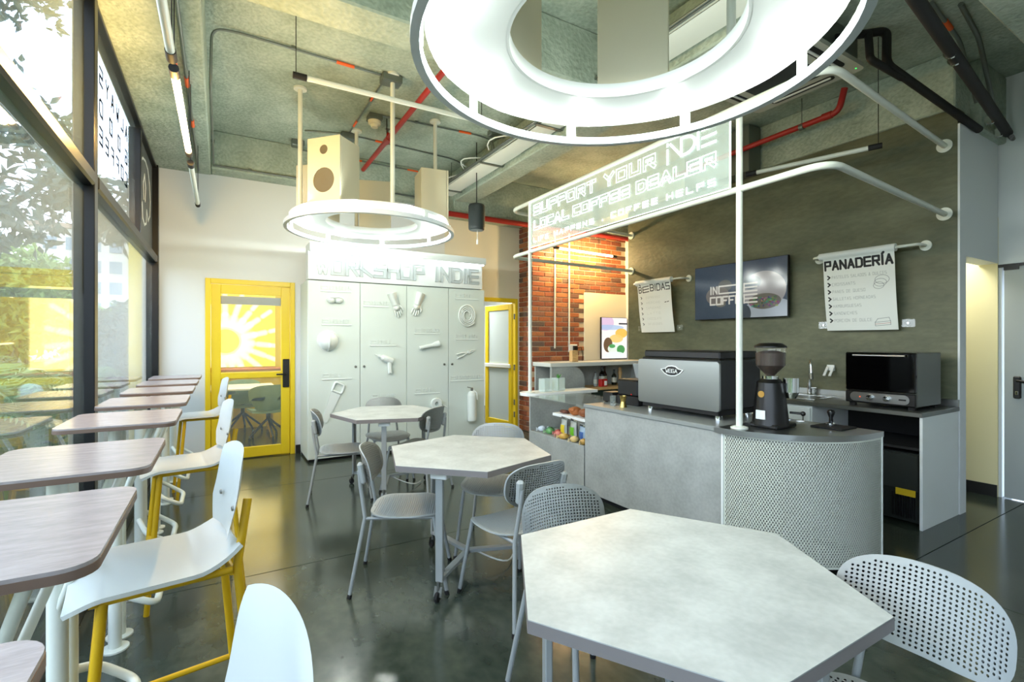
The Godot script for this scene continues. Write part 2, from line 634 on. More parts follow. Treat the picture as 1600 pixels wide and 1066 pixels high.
func make_materials() -> void:
	M.ceiling = mottled(Color(0.53, 0.585, 0.525), Color(0.70, 0.745, 0.685), 3, Vector3(2.6, 2.6, 2.6), 0.85, 0.010, 0.11, 0.45, 1.5)
	M.beam = M.ceiling
	M.edge_beam = M.ceiling
	M.green_wall = mottled(Color(0.27, 0.295, 0.215), Color(0.40, 0.41, 0.31), 21, Vector3(3.4, 1.4, 3.4), 0.55, 0.008, 0.06, 0.35, 0.5, 1.3)
	M.floor = mottled(Color(0.155, 0.19, 0.165), Color(0.275, 0.305, 0.265), 31, Vector3(1.5, 1.5, 2.2), 0.17, 0.010, 0.04, 0.35, 0.0, 1.3)
	M.counter = mottled(Color(0.54, 0.56, 0.54), Color(0.65, 0.665, 0.65), 41, Vector3(1.7, 1.7, 1.7), 0.5, 0.010, 0.10, 0.4, 0.0, 1.2)
	M.table = mottled(Color(0.63, 0.645, 0.625), Color(0.73, 0.745, 0.725), 43, Vector3(1.2, 1.2, 1.2), 0.42, 0.010, 0.08, 0.3)
	M.joint = plain(Color(0.10, 0.11, 0.10), 0.9)
	M.white_wall = plain(Color(0.83, 0.85, 0.85), 0.75)
	M.warm_wall = plain(Color(0.86, 0.84, 0.76), 0.75)
	M.cream = plain(Color(0.86, 0.83, 0.66), 0.7)
	M.white = plain(Color(0.87, 0.89, 0.88), 0.45)
	M.white_gloss = plain(Color(0.79, 0.81, 0.80), 0.2)
	M.white_pipe = plain(Color(0.84, 0.86, 0.82), 0.35)
	M.grey_door = plain(Color(0.62, 0.65, 0.65), 0.5)
	M.frame = plain(Color(0.07, 0.085, 0.10), 0.35, 0.4)
	M.base = plain(Color(0.05, 0.05, 0.05), 0.5)
	M.yellow = plain(Color(0.87, 0.76, 0.12), 0.35)
	M.stool_yellow = plain(Color(0.80, 0.64, 0.05), 0.38)
	M.black = plain(Color(0.025, 0.027, 0.03), 0.38)
	M.black_matt = plain(Color(0.03, 0.032, 0.034), 0.7)
	M.steel = plain(Color(0.66, 0.67, 0.66), 0.28, 1.0)
	M.chrome = plain(Color(0.85, 0.86, 0.86), 0.08, 1.0)
	M.dull_steel = plain(Color(0.48, 0.49, 0.47), 0.38, 0.9)
	M.galv = plain(Color(0.45, 0.48, 0.46), 0.4, 0.75)
	M.orange = plain(Color(0.90, 0.36, 0.08), 0.5)
	M.red = plain(Color(0.62, 0.13, 0.10), 0.4)
	M.chair = plain(Color(0.61, 0.63, 0.62), 0.5)
	M.chair_metal = plain(Color(0.57, 0.59, 0.585), 0.4, 0.1)
	M.rubber = plain(Color(0.03, 0.03, 0.03), 0.8)
	M.brown_edge = plain(Color(0.42, 0.34, 0.29), 0.5)
	M.laminate = mottled(Color(0.575, 0.545, 0.545), Color(0.66, 0.63, 0.625), 51, Vector3(1.6, 0.5, 0.3), 0.24, 0.02, 0.12, 0.4)
	M.cabinet = plain(Color(0.80, 0.84, 0.81), 0.5)
	M.relief = plain(Color(0.84, 0.87, 0.85), 0.4)
	M.box_board = plain(Color(0.80, 0.78, 0.68), 0.55)
	M.hole = plain(Color(0.40, 0.37, 0.28), 0.7)
	M.glass = pane_mat(Color(0.85, 0.95, 0.95), 0.05)
	M.clear = pane_mat(Color(0.90, 0.97, 0.95), 0.05)
	M.acrylic = pane_mat(Color(0.90, 0.97, 0.95), 0.26, 0.05)
	M.wood = mottled(Color(0.72, 0.56, 0.34), Color(0.84, 0.70, 0.48), 61, Vector3(0.8, 0.15, 0.15), 0.5, 0.02, 0.1, 0.4)
	M.led = glow(Color(0.95, 0.99, 1.0), 6.0)
	M.tube_on = glow(Color(1.0, 0.96, 0.84), 5.0)
	M.warm_on = glow(Color(1.0, 0.90, 0.70), 5.0)
	M.neon = glow(Color(0.95, 1.0, 0.99), 1.5)
	M.mint = plain(Color(0.49, 0.60, 0.48), 0.6)

# a wall in the plane d = const (front face at d, thickness behind) with openings [x0, x1, y0, y1]
func wall_d(st: MB, x0: float, x1: float, y0: float, y1: float, d: float, th: float, holes := []) -> void:
	var xs := [x0, x1]
	for h in holes:
		xs.append(h[0]); xs.append(h[1])
	xs.sort()
	for i in xs.size() - 1:
		var a: float = xs[i]; var b: float = xs[i + 1]
		if b - a < 1e-4:
			continue
		var mid := (a + b) / 2
		var cut = null
		for h in holes:
			if mid > h[0] and mid < h[1]:
				cut = h
		if cut == null:
			st.span(P(a, y0, d), P(b, y1, d + th))
		else:
			if cut[2] > y0 + 1e-4:
				st.span(P(a, y0, d), P(b, cut[2], d + th))
			if cut[3] < y1 - 1e-4:
				st.span(P(a, cut[3], d), P(b, y1, d + th))

func shell() -> void:
	# floor: cast slabs with sawn joints, over a dark bed
	var fl := frame_of("floor", "polished dark grey-green concrete floor with sawn joints")
	var bed := MB.new()
	bed.span(P(-0.76, -0.06, -3.2), P(6.6, -0.012, 7.0))
	part("bed", bed, M.joint, fl)
	var cuts := [-3.2, -0.6, 1.42, 3.42, 5.42, 6.98]
	for i in cuts.size() - 1:
		for sx in [[-0.76, 3.65], [3.65, 6.6]]:
			var s := MB.new()
			s.span(P(sx[0] + 0.003, -0.012, cuts[i] + 0.003), P(sx[1] - 0.003, 0.0, cuts[i + 1] - 0.003), 0.001)
			part("slab", s, M.floor, fl)
	# ceiling: slab and the downstand beams that frame its bays
	var ce := frame_of("ceiling", "bare grey concrete slab ceiling with downstand beams")
	var s := MB.new()
	s.span(P(-0.675, 3.88, -3.2), P(6.6, 3.98, 7.1))
	part("slab", s, M.ceiling, ce)
	s = MB.new()
	s.span(P(-0.675, 3.43, -3.2), P(-0.1, 3.88, 7.0), 0.012)
	part("beam", s, M.edge_beam, ce)
	for b in [[-0.1, 2.86, 6.6, 7.05, 3.44], [2.86, 6.5, 6.42, 7.05, 3.30], [-0.1, 2.86, 2.98, 3.28, 3.45], [2.86, 3.16, -3.2, 6.42, 3.45], [-0.1, 2.86, 0.62, 1.05, 3.40], [3.16, 6.5, 0.62, 1.05, 3.40], [5.26, 5.6, 1.62, 6.42, 3.40], [5.6, 6.5, 1.55, 1.8, 3.27]]:
		s = MB.new()
		s.span(P(b[0], b[4], b[2]), P(b[1], 3.88, b[3]), 0.012)
		part("beam", s, M.beam, ce)
	# far wall with the openings of the two yellow doors
	s = MB.new()
	wall_d(s, -0.76, 2.9, 0.0, 3.44, 6.86, 0.14, [[-0.16, 0.82, 0.0, 2.20]])
	struct("wall_far", s, M.white_wall, "white far wall with the yellow framed glass door")
	s = MB.new()
	wall_d(s, 2.9, 4.30, 0.0, 3.44, 6.86, 0.14, [[3.36, 4.18, 0.0, 2.14]])
	struct("wall_passage", s, M.warm_wall, "cream wall above the open yellow door")
	# brick wall: mortar core and laid bricks
	var bw := frame_of("wall_brick", "red brick wall behind the coffee bar")
	s = MB.new()
	s.span(P(4.236, 0.0, 6.499), P(6.5, 3.42, 7.0))
	part("mortar", s, plain(Color(0.74, 0.68, 0.58), 0.9), bw)
	var rng := RandomNumberGenerator.new()
	rng.seed = 5
	var tones := []
	for c in [Color(0.60, 0.31, 0.18), Color(0.66, 0.37, 0.20), Color(0.54, 0.27, 0.17), Color(0.70, 0.43, 0.25), Color(0.42, 0.27, 0.21), Color(0.57, 0.36, 0.26), Color(0.38, 0.30, 0.26)]:
		tones.append(mottled(c.darkened(0.25), c.lightened(0.10), tones.size() + 70, Vector3(0.5, 0.5, 0.5), 0.85, 0.03, 0.12, 0.5))
	var pick := [0, 0, 1, 1, 2, 2, 3, 4, 5, 6]
	var bricks := {}
	for w in [0.225, 0.11, 0.17]:
		var one := MB.new()
		one.cbox(Vector3.ZERO, Vector3(w, 0.068, 0.03), 0.005)
		bricks[w] = one.mesh()
	for row in range(0, 42):
		var y := 0.042 + row * 0.08
		var x := 4.235 + (0.0 if row % 2 else -0.118)
		while x < 6.45:
			var w := 0.225
			var x0: float = x
			if x0 < 4.235:
				x0 = 4.235
				w = 0.11
			var mid := x0 + w / 2
			x = x0 + w + 0.011
			if (mid > 5.28 and y > 1.15 and y < 2.24) or (y < 0.95 and mid > 4.3) or (y < 1.15 and mid > 5.1) or mid > 6.22:
				continue
			brick_at(bw, bricks[w], tones[pick[rng.randi() % 10]], P(mid, y, 6.505 - rng.randf() * 0.006), 0.0)
		if row >= 0:    # the return of the wall beside the open door
			var dd := 6.53
			var first: float = 0.11 if row % 2 else 0.225
			for w in [first, 0.335 - first - 0.011 if row % 2 == 0 else 0.225]:
				var ww: float = 0.11 if w < 0.15 else 0.225
				brick_at(bw, bricks[ww], tones[pick[rng.randi() % 10]], P(4.235 - rng.randf() * 0.005, y, dd + ww / 2), PI / 2)
				dd += ww + 0.011
	# white board on the bricks
	s = MB.new()
	s.span(P(5.27, 1.12, 6.47), P(6.38, 2.27, 6.495), 0.004)
	solo("wall_board", s, M.warm_wall, "plain off-white board fixed on the brick wall behind the menu screen", "board")
	# green plastered wall behind the bar
	s = MB.new()
	s.span(P(5.30, 0.0, 1.615), P(5.45, 3.40, 5.47))
	struct("wall_green", s, M.green_wall, "dark olive green plastered wall behind the bar")
	# white wall with the doorway at its end
	s = MB.new()
	wall_d(s, 5.30, 6.20, 0.0, 3.27, 1.60, 0.015, [[5.43, 6.20, 0.0, 2.17]])
	wall_d(s, 5.45, 6.20, 2.17, 3.27, 1.615, 0.125)
	struct("wall_white", s, M.white_wall, "white wall with a narrow doorway beside the bar")
	s = MB.new()
	s.span(P(6.22, 0.0, -3.2), P(6.5, 3.9, 0.68)); s.span(P(6.22, 2.16, 0.68), P(6.5, 3.9, 1.58)); s.span(P(6.22, 0.0, 1.58), P(6.5, 3.9, 7.0))
	struct("wall_right", s, M.white_wall, "white side wall with the grey metal door")
	s = MB.new()
	s.span(P(-0.8, 0.0, -3.3), P(6.5, 3.9, -3.2))
	struct("wall_back", s, M.white_wall)
	# vestibule seen through the doorway
	s = MB.new()
	s.span(P(5.45, 0.0, 2.35), P(6.22, 2.6, 2.45)); s.span(P(6.20, 0.0, 1.602), P(6.22, 2.6, 2.35)); s.span(P(5.45, 2.5, 1.74), P(6.22, 2.6, 2.45))
	struct("wall_vestibule", s, M.cream)
	s = MB.new()
	s.span(P(5.45, 0.0, 2.335), P(6.19, 0.11, 2.35)); s.span(P(6.185, 0.0, 1.605), P(6.20, 0.11, 2.335))
	struct("baseboard_vestibule", s, M.base)
	s = MB.new()
	s.span(P(0.83, 0.0, 6.84), P(0.885, 0.11, 6.86)); s.span(P(-0.65, 0, 6.85), P(-0.17, 0.02, 6.86))
	struct("baseboard_far", s, M.base)
	ceiling_panel("vestibule_light", P(5.82, 2.485, 1.98), Vector2(0.3, 0.3), 1.2, "small ceiling light of the cream vestibule behind the doorway")
	var dl := frame_of("door_3", "open white inner door of the narrow doorway")
	s = MB.new()
	s.span(P(5.455, 0.01, 1.72), P(5.495, 2.14, 2.30), 0.003)
	part("leaf", s, M.white, dl)
	s = MB.new()
	s.span(P(5.45, 1.0, 1.712), P(5.50, 1.09, 1.719))
	part("latch_plate", s, M.black, dl)
	# grey metal exit door with panic bar
	var gd := frame_of("door_4", "grey metal fire door with a black panic handle")
	s = MB.new()
	s.span(P(6.205, 0.01, 0.70), P(6.245, 2.13, 1.56), 0.003)
	part("leaf", s, M.grey_door, gd)
	s = MB.new()
	s.span(P(6.195, 2.13, 0.66), P(6.22, 2.155, 1.60)); s.span(P(6.19, 2.10, 1.46), P(6.205, 2.155, 1.56))
	part("head_trim", s, M.black, gd)
	s = MB.new()
	s.cbox(P(6.19, 1.03, 1.47), Vector3(0.03, 0.20, 0.05), 0.008)
	part("lock_case", s, M.black, gd)
	s = MB.new()
	s.tube([P(6.18, 1.09, 1.47), P(6.15, 1.085, 1.40), P(6.15, 1.075, 0.80)], 0.012)
	part("panic_bar", s, M.black, gd)
	s = MB.new()
	s.cbox(P(6.173, 0.98, 1.47), Vector3(0.006, 0.03, 0.02), 0.002)
	part("key_plate", s, M.chrome, gd)
	# the glazed side, three bays with a transom
	var bays := [[-3.2, 0.55], [0.55, 3.60], [3.60, 6.86]]
	for i in 3:
		var a: float = bays[i][0]; var b: float = bays[i][1]
		var w := frame_of("window_%d" % (i + 1), "tall window bay in a black metal frame")
		s = MB.new()
		s.span(P(-0.715, 0.0, a), P(-0.615, 3.43, a + 0.085), 0.004)
		if i == 2:
			s.span(P(-0.715, 0.0, b - 0.09), P(-0.605, 3.43, b), 0.004)
			s.span(P(-0.710, 2.415, 5.50), P(-0.620, 3.37, 5.58), 0.004)
		part("mullion", s, M.frame, w)
		s = MB.new()
		s.span(P(-0.710, 2.33, a + 0.085), P(-0.610, 2.415, b), 0.012)
		part("transom", s, M.frame, w)
		s = MB.new()
		s.span(P(-0.710, 3.40, a + 0.085), P(-0.620, 3.43, b), 0.004)
		part("head_rail", s, M.frame, w)
		s = MB.new()
		s.span(P(-0.710, 0.0, a + 0.085), P(-0.620, 0.09, b), 0.004)
		part("sill_rail", s, M.frame, w)
		s = MB.new()
		s.span(P(-0.670, 0.09, a + 0.085), P(-0.662, 2.33, b - (0.09 if i == 2 else 0.0)))
		part("lower_pane", s, M.glass, w)
		s = MB.new()
		s.span(P(-0.670, 2.415, a + 0.085), P(-0.662, 3.40, 5.50 if i == 2 else b))
		part("upper_pane", s, M.glass, w)
		if i == 2:
			s = MB.new()
			s.span(P(-0.670, 2.415, 5.58), P(-0.662, 3.40, 6.77))
			var film := part("filmed_pane", s, plain(Color(0.34, 0.36, 0.36), 0.5), w)
			film.set_meta("label", "dark grey filmed pane with a white outlined flower emblem")
			var em := MB.new()
			var bl := PackedVector2Array()
			for q in [[0.0, -0.30], [0.10, -0.26], [0.13, -0.12], [0.22, -0.2], [0.33, -0.12], [0.36, 0.05], [0.30, 0.22], [0.20, 0.33], [0.05, 0.36], [-0.10, 0.33], [-0.24, 0.24], [-0.33, 0.08], [-0.34, -0.12], [-0.24, -0.2], [-0.13, -0.12], [-0.10, -0.26], [0.0, -0.30]]:
				bl.append(Vector2(q[0] * 1.3, q[1]))
			stroke_boxes(em, [bl, PackedVector2Array([Vector2(-0.05, -0.05), Vector2(-0.09, 0.1), Vector2(0, 0.2), Vector2(0.09, 0.1), Vector2(0.05, -0.05)])], 0.022, 0.003, Transform3D(Basis(Vector3(0, 0, -1), Vector3(0, 1, 0), Vector3(1, 0, 0)), P(-0.661, 2.92, 6.12)))
			part("emblem", em, M.white, w)
			# lettering meant to be read from the street, so mirrored from inside
			var mirror := Transform3D(Basis(Vector3(0, 0, 1), Vector3(0, 1, 0), Vector3(1, 0, 0)), P(-0.661, 0, 5.08))
			var le := MB.new()
			stroke_boxes(le, text_lines("ALWAYS", 0.02, 1.08, 3.09, 0.10, 1.2), 0.014, 0.002, mirror)
			stroke_boxes(le, text_lines("GOOD", 0.02, 1.08, 2.89, 0.10, 2.6), 0.014, 0.002, mirror)
			stroke_boxes(le, text_lines("COFFEE", 0.02, 1.08, 2.71, 0.10, 1.2), 0.014, 0.002, mirror)
			part("lettering", le, M.frame, w)

func brick_at(parent: Node3D, mesh: Mesh, m: Material, at: Vector3, turn: float) -> void:
	var o := MeshInstance3D.new()
	o.name = "brick"
	o.mesh = mesh
	o.material_override = m
	o.position = at
	o.rotation.y = turn
	parent.add_child(o, true)

# ---------------------------------------------------------------- rooms behind the far wall
func glazed_door(root: Node3D, w: float, h: float, rail_y: float, frame_m: Material, glass_m: Material, stile: float) -> void:
	# leaf in the local xy plane, hinge side at x = w, thickness .045
	for r in [[0.0, stile, 0.0, h, "stile"], [w - stile, w, 0.0, h, "stile"], [stile, w - stile, 0.0, stile * 1.25, "bottom_rail"], [stile, w - stile, h - stile * 1.1, h, "top_rail"], [stile, w - stile, rail_y, rail_y + 0.07, "middle_rail"]]:
		var s := MB.new()
		s.span(Vector3(r[0], r[2], -0.0225), Vector3(r[1], r[3], 0.0225), 0.004)
		part(r[4], s, frame_m, root)
	for g in [[stile * 1.25, rail_y], [rail_y + 0.07, h - stile * 1.1]]:
		var s := MB.new()
		s.span(Vector3(stile, g[0], -0.004), Vector3(w - stile, g[1], 0.004))
		part("pane", s, glass_m, root)

func far_rooms() -> void:
	# door 1: yellow frame and leaf in the far wall
	var d1 := frame_of("door_1", "closed yellow framed glass door in the white far wall", P(-0.16, 0, 6.86))
	for r in [[0.0, 0.055, 0.0, 2.20], [0.925, 0.98, 0.0, 2.20], [0.055, 0.925, 2.14, 2.20]]:
		var s := MB.new()
		s.span(Vector3(r[0], r[2], 0.02), Vector3(r[1], r[3], -0.10), 0.004)
		part("jamb", s, M.yellow, d1)
	var leaf := Node3D.new()
	leaf.name = "leaf"
	d1.add_child(leaf)
	leaf.position = Vector3(0.06, 0.012, -0.02)
	glazed_door(leaf, 0.86, 2.12, 0.98, M.yellow, M.glass, 0.10)
	var s := MB.new()
	s.cbox(Vector3(0.875, 1.04, 0.015), Vector3(0.075, 0.36, 0.022), 0.006)
	part("lock_case", s, M.black, d1)
	s = MB.new()
	s.tube([Vector3(0.875, 1.03, 0.02), Vector3(0.875, 1.03, 0.06), Vector3(0.76, 1.03, 0.065)], 0.010)
	part("handle", s, M.black, d1)
	s = MB.new()
	s.span(Vector3(0.16, 1.90, -0.05), Vector3(0.82, 2.0, -0.06))
	part("silver_film", s, M.dull_steel, d1)
	# yellow room
	s = MB.new()
	s.span(P(-0.9, -0.06, 7.0), P(2.4, 0.0, 9.5))
	struct("floor", s, M.floor, "dark polished floor of the yellow room")
	s = MB.new()
	s.span(P(-0.9, 2.62, 7.0), P(2.5, 2.72, 9.5))
	struct("ceiling", s, M.white_wall, "low white ceiling of the yellow room")
	s = MB.new()
	s.span(P(-0.9, 0, 9.3), P(2.5, 2.62, 9.45))
	struct("wall_yellow", s, M.yellow, "bright yellow end wall of the back room")
	s = MB.new()
	s.span(P(-0.9, 0, 7.0), P(-0.76, 2.62, 9.3))
	struct("wall_yellow_side", s, M.yellow)
	s = MB.new()
	s.span(P(2.35, 0, 7.0), P(2.5, 2.62, 9.3))
	struct("wall_partition", s, M.white_wall)
	# sunburst light panel on that wall
	var im := Image.create(512, 512, false, Image.FORMAT_RGB8)
	im.fill(Color(0.93, 0.79, 0.22))
	var c := Vector2(262, 366)
	var rng := RandomNumberGenerator.new()
	rng.seed = 9
	for k in 26:      # soft lit halo of the lamps behind the disc, ring by ring
		paint_ellipse(im, c, Vector2.ONE * (150 - k * 3.4), Color(1.0, 0.97, 0.74, 0.10))
	for k in 19:
		var dir := Vector2.from_angle(TAU * k / 19.0 + rng.randf() * 0.12)
		for q in [[78.0, 128.0, 30.0], [142.0, 196.0, 24.0], [214.0, 262.0, 20.0]]:
			var j := rng.randf() * 22
			for w in [1.5, 1.25, 1.0, 0.75]:
				paint_line(im, PackedVector2Array([c + dir * (q[0] + j), c + dir * (q[1] + j)]), q[2] * w, Color(1.0, 0.98, 0.84, 0.38))
	paint_ellipse(im, c, Vector2(76, 76), Color(1.0, 0.95, 0.62))
	paint_ellipse(im, c, Vector2(66, 66), Color(0.96, 0.84, 0.30))
	var tex := ImageTexture.create_from_image(im)
	var sun_m := plain(Color.WHITE, 0.5)
	sun_m.albedo_texture = tex
	sun_m.emission_enabled = true
	sun_m.emission = Color.BLACK
	sun_m.emission_operator = BaseMaterial3D.EMISSION_OP_ADD
	sun_m.emission_texture = tex
	sun_m.emission_energy_multiplier = 0.85
	s = MB.new()
	s.span(P(-0.70, 1.02, 9.265), P(0.80, 2.52, 9.298))
	var sp := thing("sunburst_light_panel", "glowing yellow sunburst light panel seen through the yellow door", "light panel", Vector3.ZERO)
	part("backing", s, M.yellow, sp)
	s = MB.new()
	s.quad_uv(P(-0.70, 1.02, 9.262), P(0.80, 1.02, 9.262), P(0.80, 2.52, 9.262), P(-0.70, 2.52, 9.262))
	part("lit_face", s, sun_m, sp)
	area(P(0.14, 1.75, 9.2), Vector3(0, 0, 1), Vector2(1.6, 1.4), Color(1.0, 0.92, 0.6), 1.6)
	for q in [[P(1.12, 2.05, 9.27), P(1.55, 2.20, 9.27), "higher"], [P(1.12, 1.42, 9.27), P(1.75, 1.36, 9.27), "lower"]]:
		s = MB.new()
		s.tube([q[0], q[1]], 0.012, 8)
		solo("ray_tube_light", s, glow(Color(1, 0.98, 0.75), 3.0), "%s thin glowing light tube on the yellow wall beside the sunburst" % q[2], "tube light", "ray tubes on the yellow wall")
	# rail, table and two swivel chairs in the yellow room
	s = MB.new()
	s.tube([P(-0.76, 0.98, 9.2), P(2.35, 0.98, 9.2)], 0.03)
	solo("wooden_rail", s, plain(Color(0.72, 0.45, 0.2), 0.5), "orange wooden rail below the glowing sunburst panel", "rail")
	var tb := thing("meeting_table", "white meeting table on yellow legs behind the yellow door", "table", P(0.28, 0, 8.6))
	s = MB.new()
	s.cbox(Vector3(0, 0.74, 0), Vector3(0.9, 0.03, 0.9), 0.006)
	part("tabletop", s, M.white, tb)
	for q in [[-0.38, -0.38], [0.38, -0.38], [-0.38, 0.38], [0.38, 0.38]]:
		s = MB.new()
		s.bar(Vector3(q[0], 0, q[1]), Vector3(q[0], 0.725, q[1]), 0.035, 0.035)
		part("leg", s, M.stool_yellow, tb)
	for q in [-0.38, 0.38]:
		s = MB.new()
		s.bar(Vector3(q, 0.06, -0.38), Vector3(q, 0.06, 0.38), 0.03, 0.03)
		part("stretcher", s, M.stool_yellow, tb)
	for q in [[0.60, 8.02, 0.15, "mint green swivel chair in front of the white meeting table"], [0.30, 8.9, 3.0, "mint green swivel chair behind the white meeting table"]]:
		swivel_chair(P(q[0], 0, q[1]), q[2], q[3])
	# passage behind the open yellow door
	s = MB.new()
	s.span(P(2.5, -0.06, 7.0), P(5.2, 0.0, 10.5))
	struct("floor", s, M.floor, "polished concrete floor of the bright passage")
	s = MB.new()
	s.span(P(2.5, 0, 10.4), P(5.2, 2.7, 10.5)); s.span(P(5.1, 0, 7.0), P(5.2, 2.7, 10.4)); s.span(P(2.4, 0, 7.0), P(2.5, 2.7, 10.4))
	struct("wall_passage_end", s, M.white_wall)
	s = MB.new()
	s.span(P(2.4, 2.6, 7.0), P(5.2, 2.7, 10.5))
	struct("ceiling", s, M.white_wall, "white ceiling of the bright passage")
	ceiling_panel("ceiling_panel_light", P(3.5, 2.585, 8.3), Vector2(0.6, 1.2), 14.0, "bright white ceiling panel light in the passage behind the open yellow door")
	ceiling_panel("ceiling_panel_light", P(0.6, 2.605, 8.0), Vector2(1.2, 0.6), 3.5, "white ceiling panel light of the yellow room")
	var d2 := frame_of("door_2", "open yellow framed glass door beside the brick wall", P(3.36, 0, 6.86))
	for r in [[0.0, 0.05, 0.0, 2.14], [0.77, 0.82, 0.0, 2.14], [0.05, 0.77, 2.08, 2.14]]:
		s = MB.new()
		s.span(Vector3(r[0], r[2], 0.02), Vector3(r[1], r[3], -0.09), 0.004)
		part("jamb", s, M.yellow, d2)
	leaf = Node3D.new()
	leaf.name = "leaf"
	d2.add_child(leaf)
	leaf.rotation.y = atan2(-0.74, -0.11)
	leaf.position = Vector3(0.78, 0.012, -0.07)
	var frosted := plain(Color(0.74, 0.80, 0.82), 0.45)
	glazed_door(leaf, 0.74, 2.05, 0.98, M.yellow, frosted, 0.085)
	leaf.transform = Transform3D(Basis(Vector3(0.147, 0, 0.989), Vector3.UP, Vector3(-0.989, 0, 0.147)), Vector3(0.78 - 0.11, 0.012, -0.075 - 0.735))
	s = MB.new()
	s.cbox(Vector3(0.37, 1.02, 0.035), Vector3(0.70, 0.065, 0.025), 0.008)
	part("push_bar", s, M.white, leaf)
	for y in [0.25, 0.45, 1.02, 1.85]:
		s = MB.new()
		s.tube([Vector3(0.765, y - 0.045, 0.0), Vector3(0.765, y + 0.045, 0.0)], 0.014, 8)
		part("hinge", s, M.dull_steel, d2).position = Vector3(0, 0, 0)

func ceiling_panel(called: String, at: Vector3, size: Vector2, e: float, label: String) -> void:
	var t := thing(called, label, "ceiling light", at)
	var s := MB.new()
	s.span(Vector3(-size.x / 2, -0.01, -size.y / 2), Vector3(size.x / 2, 0.015, size.y / 2), 0.003)
	part("housing", s, M.white, t)
	s = MB.new()
	s.span(Vector3(-size.x / 2 + 0.02, -0.014, -size.y / 2 + 0.02), Vector3(size.x / 2 - 0.02, -0.010, size.y / 2 - 0.02))
	part("diffuser", s, glow(Color(1, 0.99, 0.96), 2.0), t)
	area(at + Vector3(0, -0.03, 0), Vector3(0, -1, 0), size, Color(1, 0.99, 0.95), e)

func swivel_chair(at: Vector3, turn: float, label: String) -> void:
	var t := thing("swivel_chair", label, "chair", at, turn, "swivel chairs in the yellow room")
	var s := MB.new()
	s.sheet(func(u: float, w: float) -> Vector3:
		var a := lerpf(-1.35, 1.35, u)
		var y := lerpf(0.42, 0.82, w)
		var r := 0.235 + 0.03 * w - 0.10 * pow(1.0 - w, 3.0)
		return Vector3(sin(a) * r * 1.05, y - (0.10 * pow(abs(a) / 1.35, 3.0) if w > 0.5 else 0.0), cos(a) * r - 0.03), 18, 8, -0.012)
	s.sheet(func(u: float, w: float) -> Vector3: return Vector3(lerpf(-0.24, 0.24, u), 0.435 + 0.02 * pow(2 * u - 1, 2.0), lerpf(0.16, -0.24, w)), 8, 8, 0.03)
	part("shell", s, M.mint, t)
	s = MB.new()
	s.tube([Vector3(0, 0.30, 0), Vector3(0, 0.44, 0)], 0.03)
	part("column", s, M.black, t)
	for k in 5:
		var e := Vector3(sin(TAU * k / 5), 0, cos(TAU * k / 5))
		s = MB.new()
		s.tube([Vector3(0, 0.32, 0), e * 0.28 + Vector3(0, 0.075, 0)], 0.016)
		part("leg", s, M.black, t)
		s = MB.new()
		s.lathe([Vector2(0, -0.012), Vector2(0.032, -0.012), Vector2(0.032, 0.012), Vector2(0, 0.012)], 12, Transform3D(Basis(Vector3(0, 1, 0), Vector3(1, 0, 0), Vector3(0, 0, -1)), e * 0.28 + Vector3(0, 0.033, 0)))
		part("caster", s, M.rubber, t)

# ---------------------------------------------------------------- outside the windows
func leaf_blade(st: MB, at: Vector3, dir: Vector3, side: Vector3, l: float, w: float) -> void:
	var up := dir.cross(side).normalized() * w * 0.35
	var tip := at + dir * l; var mid := at + dir * l * 0.45
	for q in [[at, mid + side * w + up, tip], [at, tip, mid - side * w + up]]:
		var m: Vector3 = (q[1] - q[0]).cross(q[2] - q[0]).normalized()
		if m.y < 0:
			st.tri(q[0], q[2], q[1], -m, -m, -m)
		else:
			st.tri(q[0], q[1], q[2], m, m, m)

func rand_dir(r: RandomNumberGenerator) -> Vector3:
	return Vector3(r.randfn(), r.randfn(), r.randfn()).normalized()

func leafy(called: String, label: String, base: Vector3, crown: Array, count: int, leaf_l: float, leaf_m: Material, seed_: int, group := "") -> void:
	# crown: balls [centre, radius] relative to the base
	var t := thing(called, label, "tree", base, 0.0, group)
	var r := RandomNumberGenerator.new()
	r.seed = seed_
	var s := MB.new()
	var top: Vector3 = crown[0][0]
	s.tube([Vector3(0, 0, 0), Vector3(0.05, top.y * 0.5, 0), top], 0.11, 8, false, 0.05)
	for c in crown:
		s.tube([Vector3(0.05, top.y * 0.55, 0), (c[0] + top) * 0.5, c[0]], 0.05, 6, false, 0.015)
	part("trunk", s, plain(Color(0.23, 0.20, 0.17), 0.9), t)
	s = MB.new()
	for i in count:
		var c: Array = crown[r.randi() % crown.size()]
		var p: Vector3 = c[0] + rand_dir(r) * (c[1] * pow(r.randf(), 0.6)) * Vector3(1, 0.75, 1)
		for k in 4:
			var d := (rand_dir(r) + Vector3(0, -0.35, 0)).normalized()
			var sd := d.cross(rand_dir(r)).normalized()
			leaf_blade(s, p + rand_dir(r) * leaf_l * 0.3, d, sd, leaf_l * (0.7 + 0.6 * r.randf()), leaf_l * 0.22)
	part("foliage", s, leaf_m, t).set_meta("kind", "stuff")

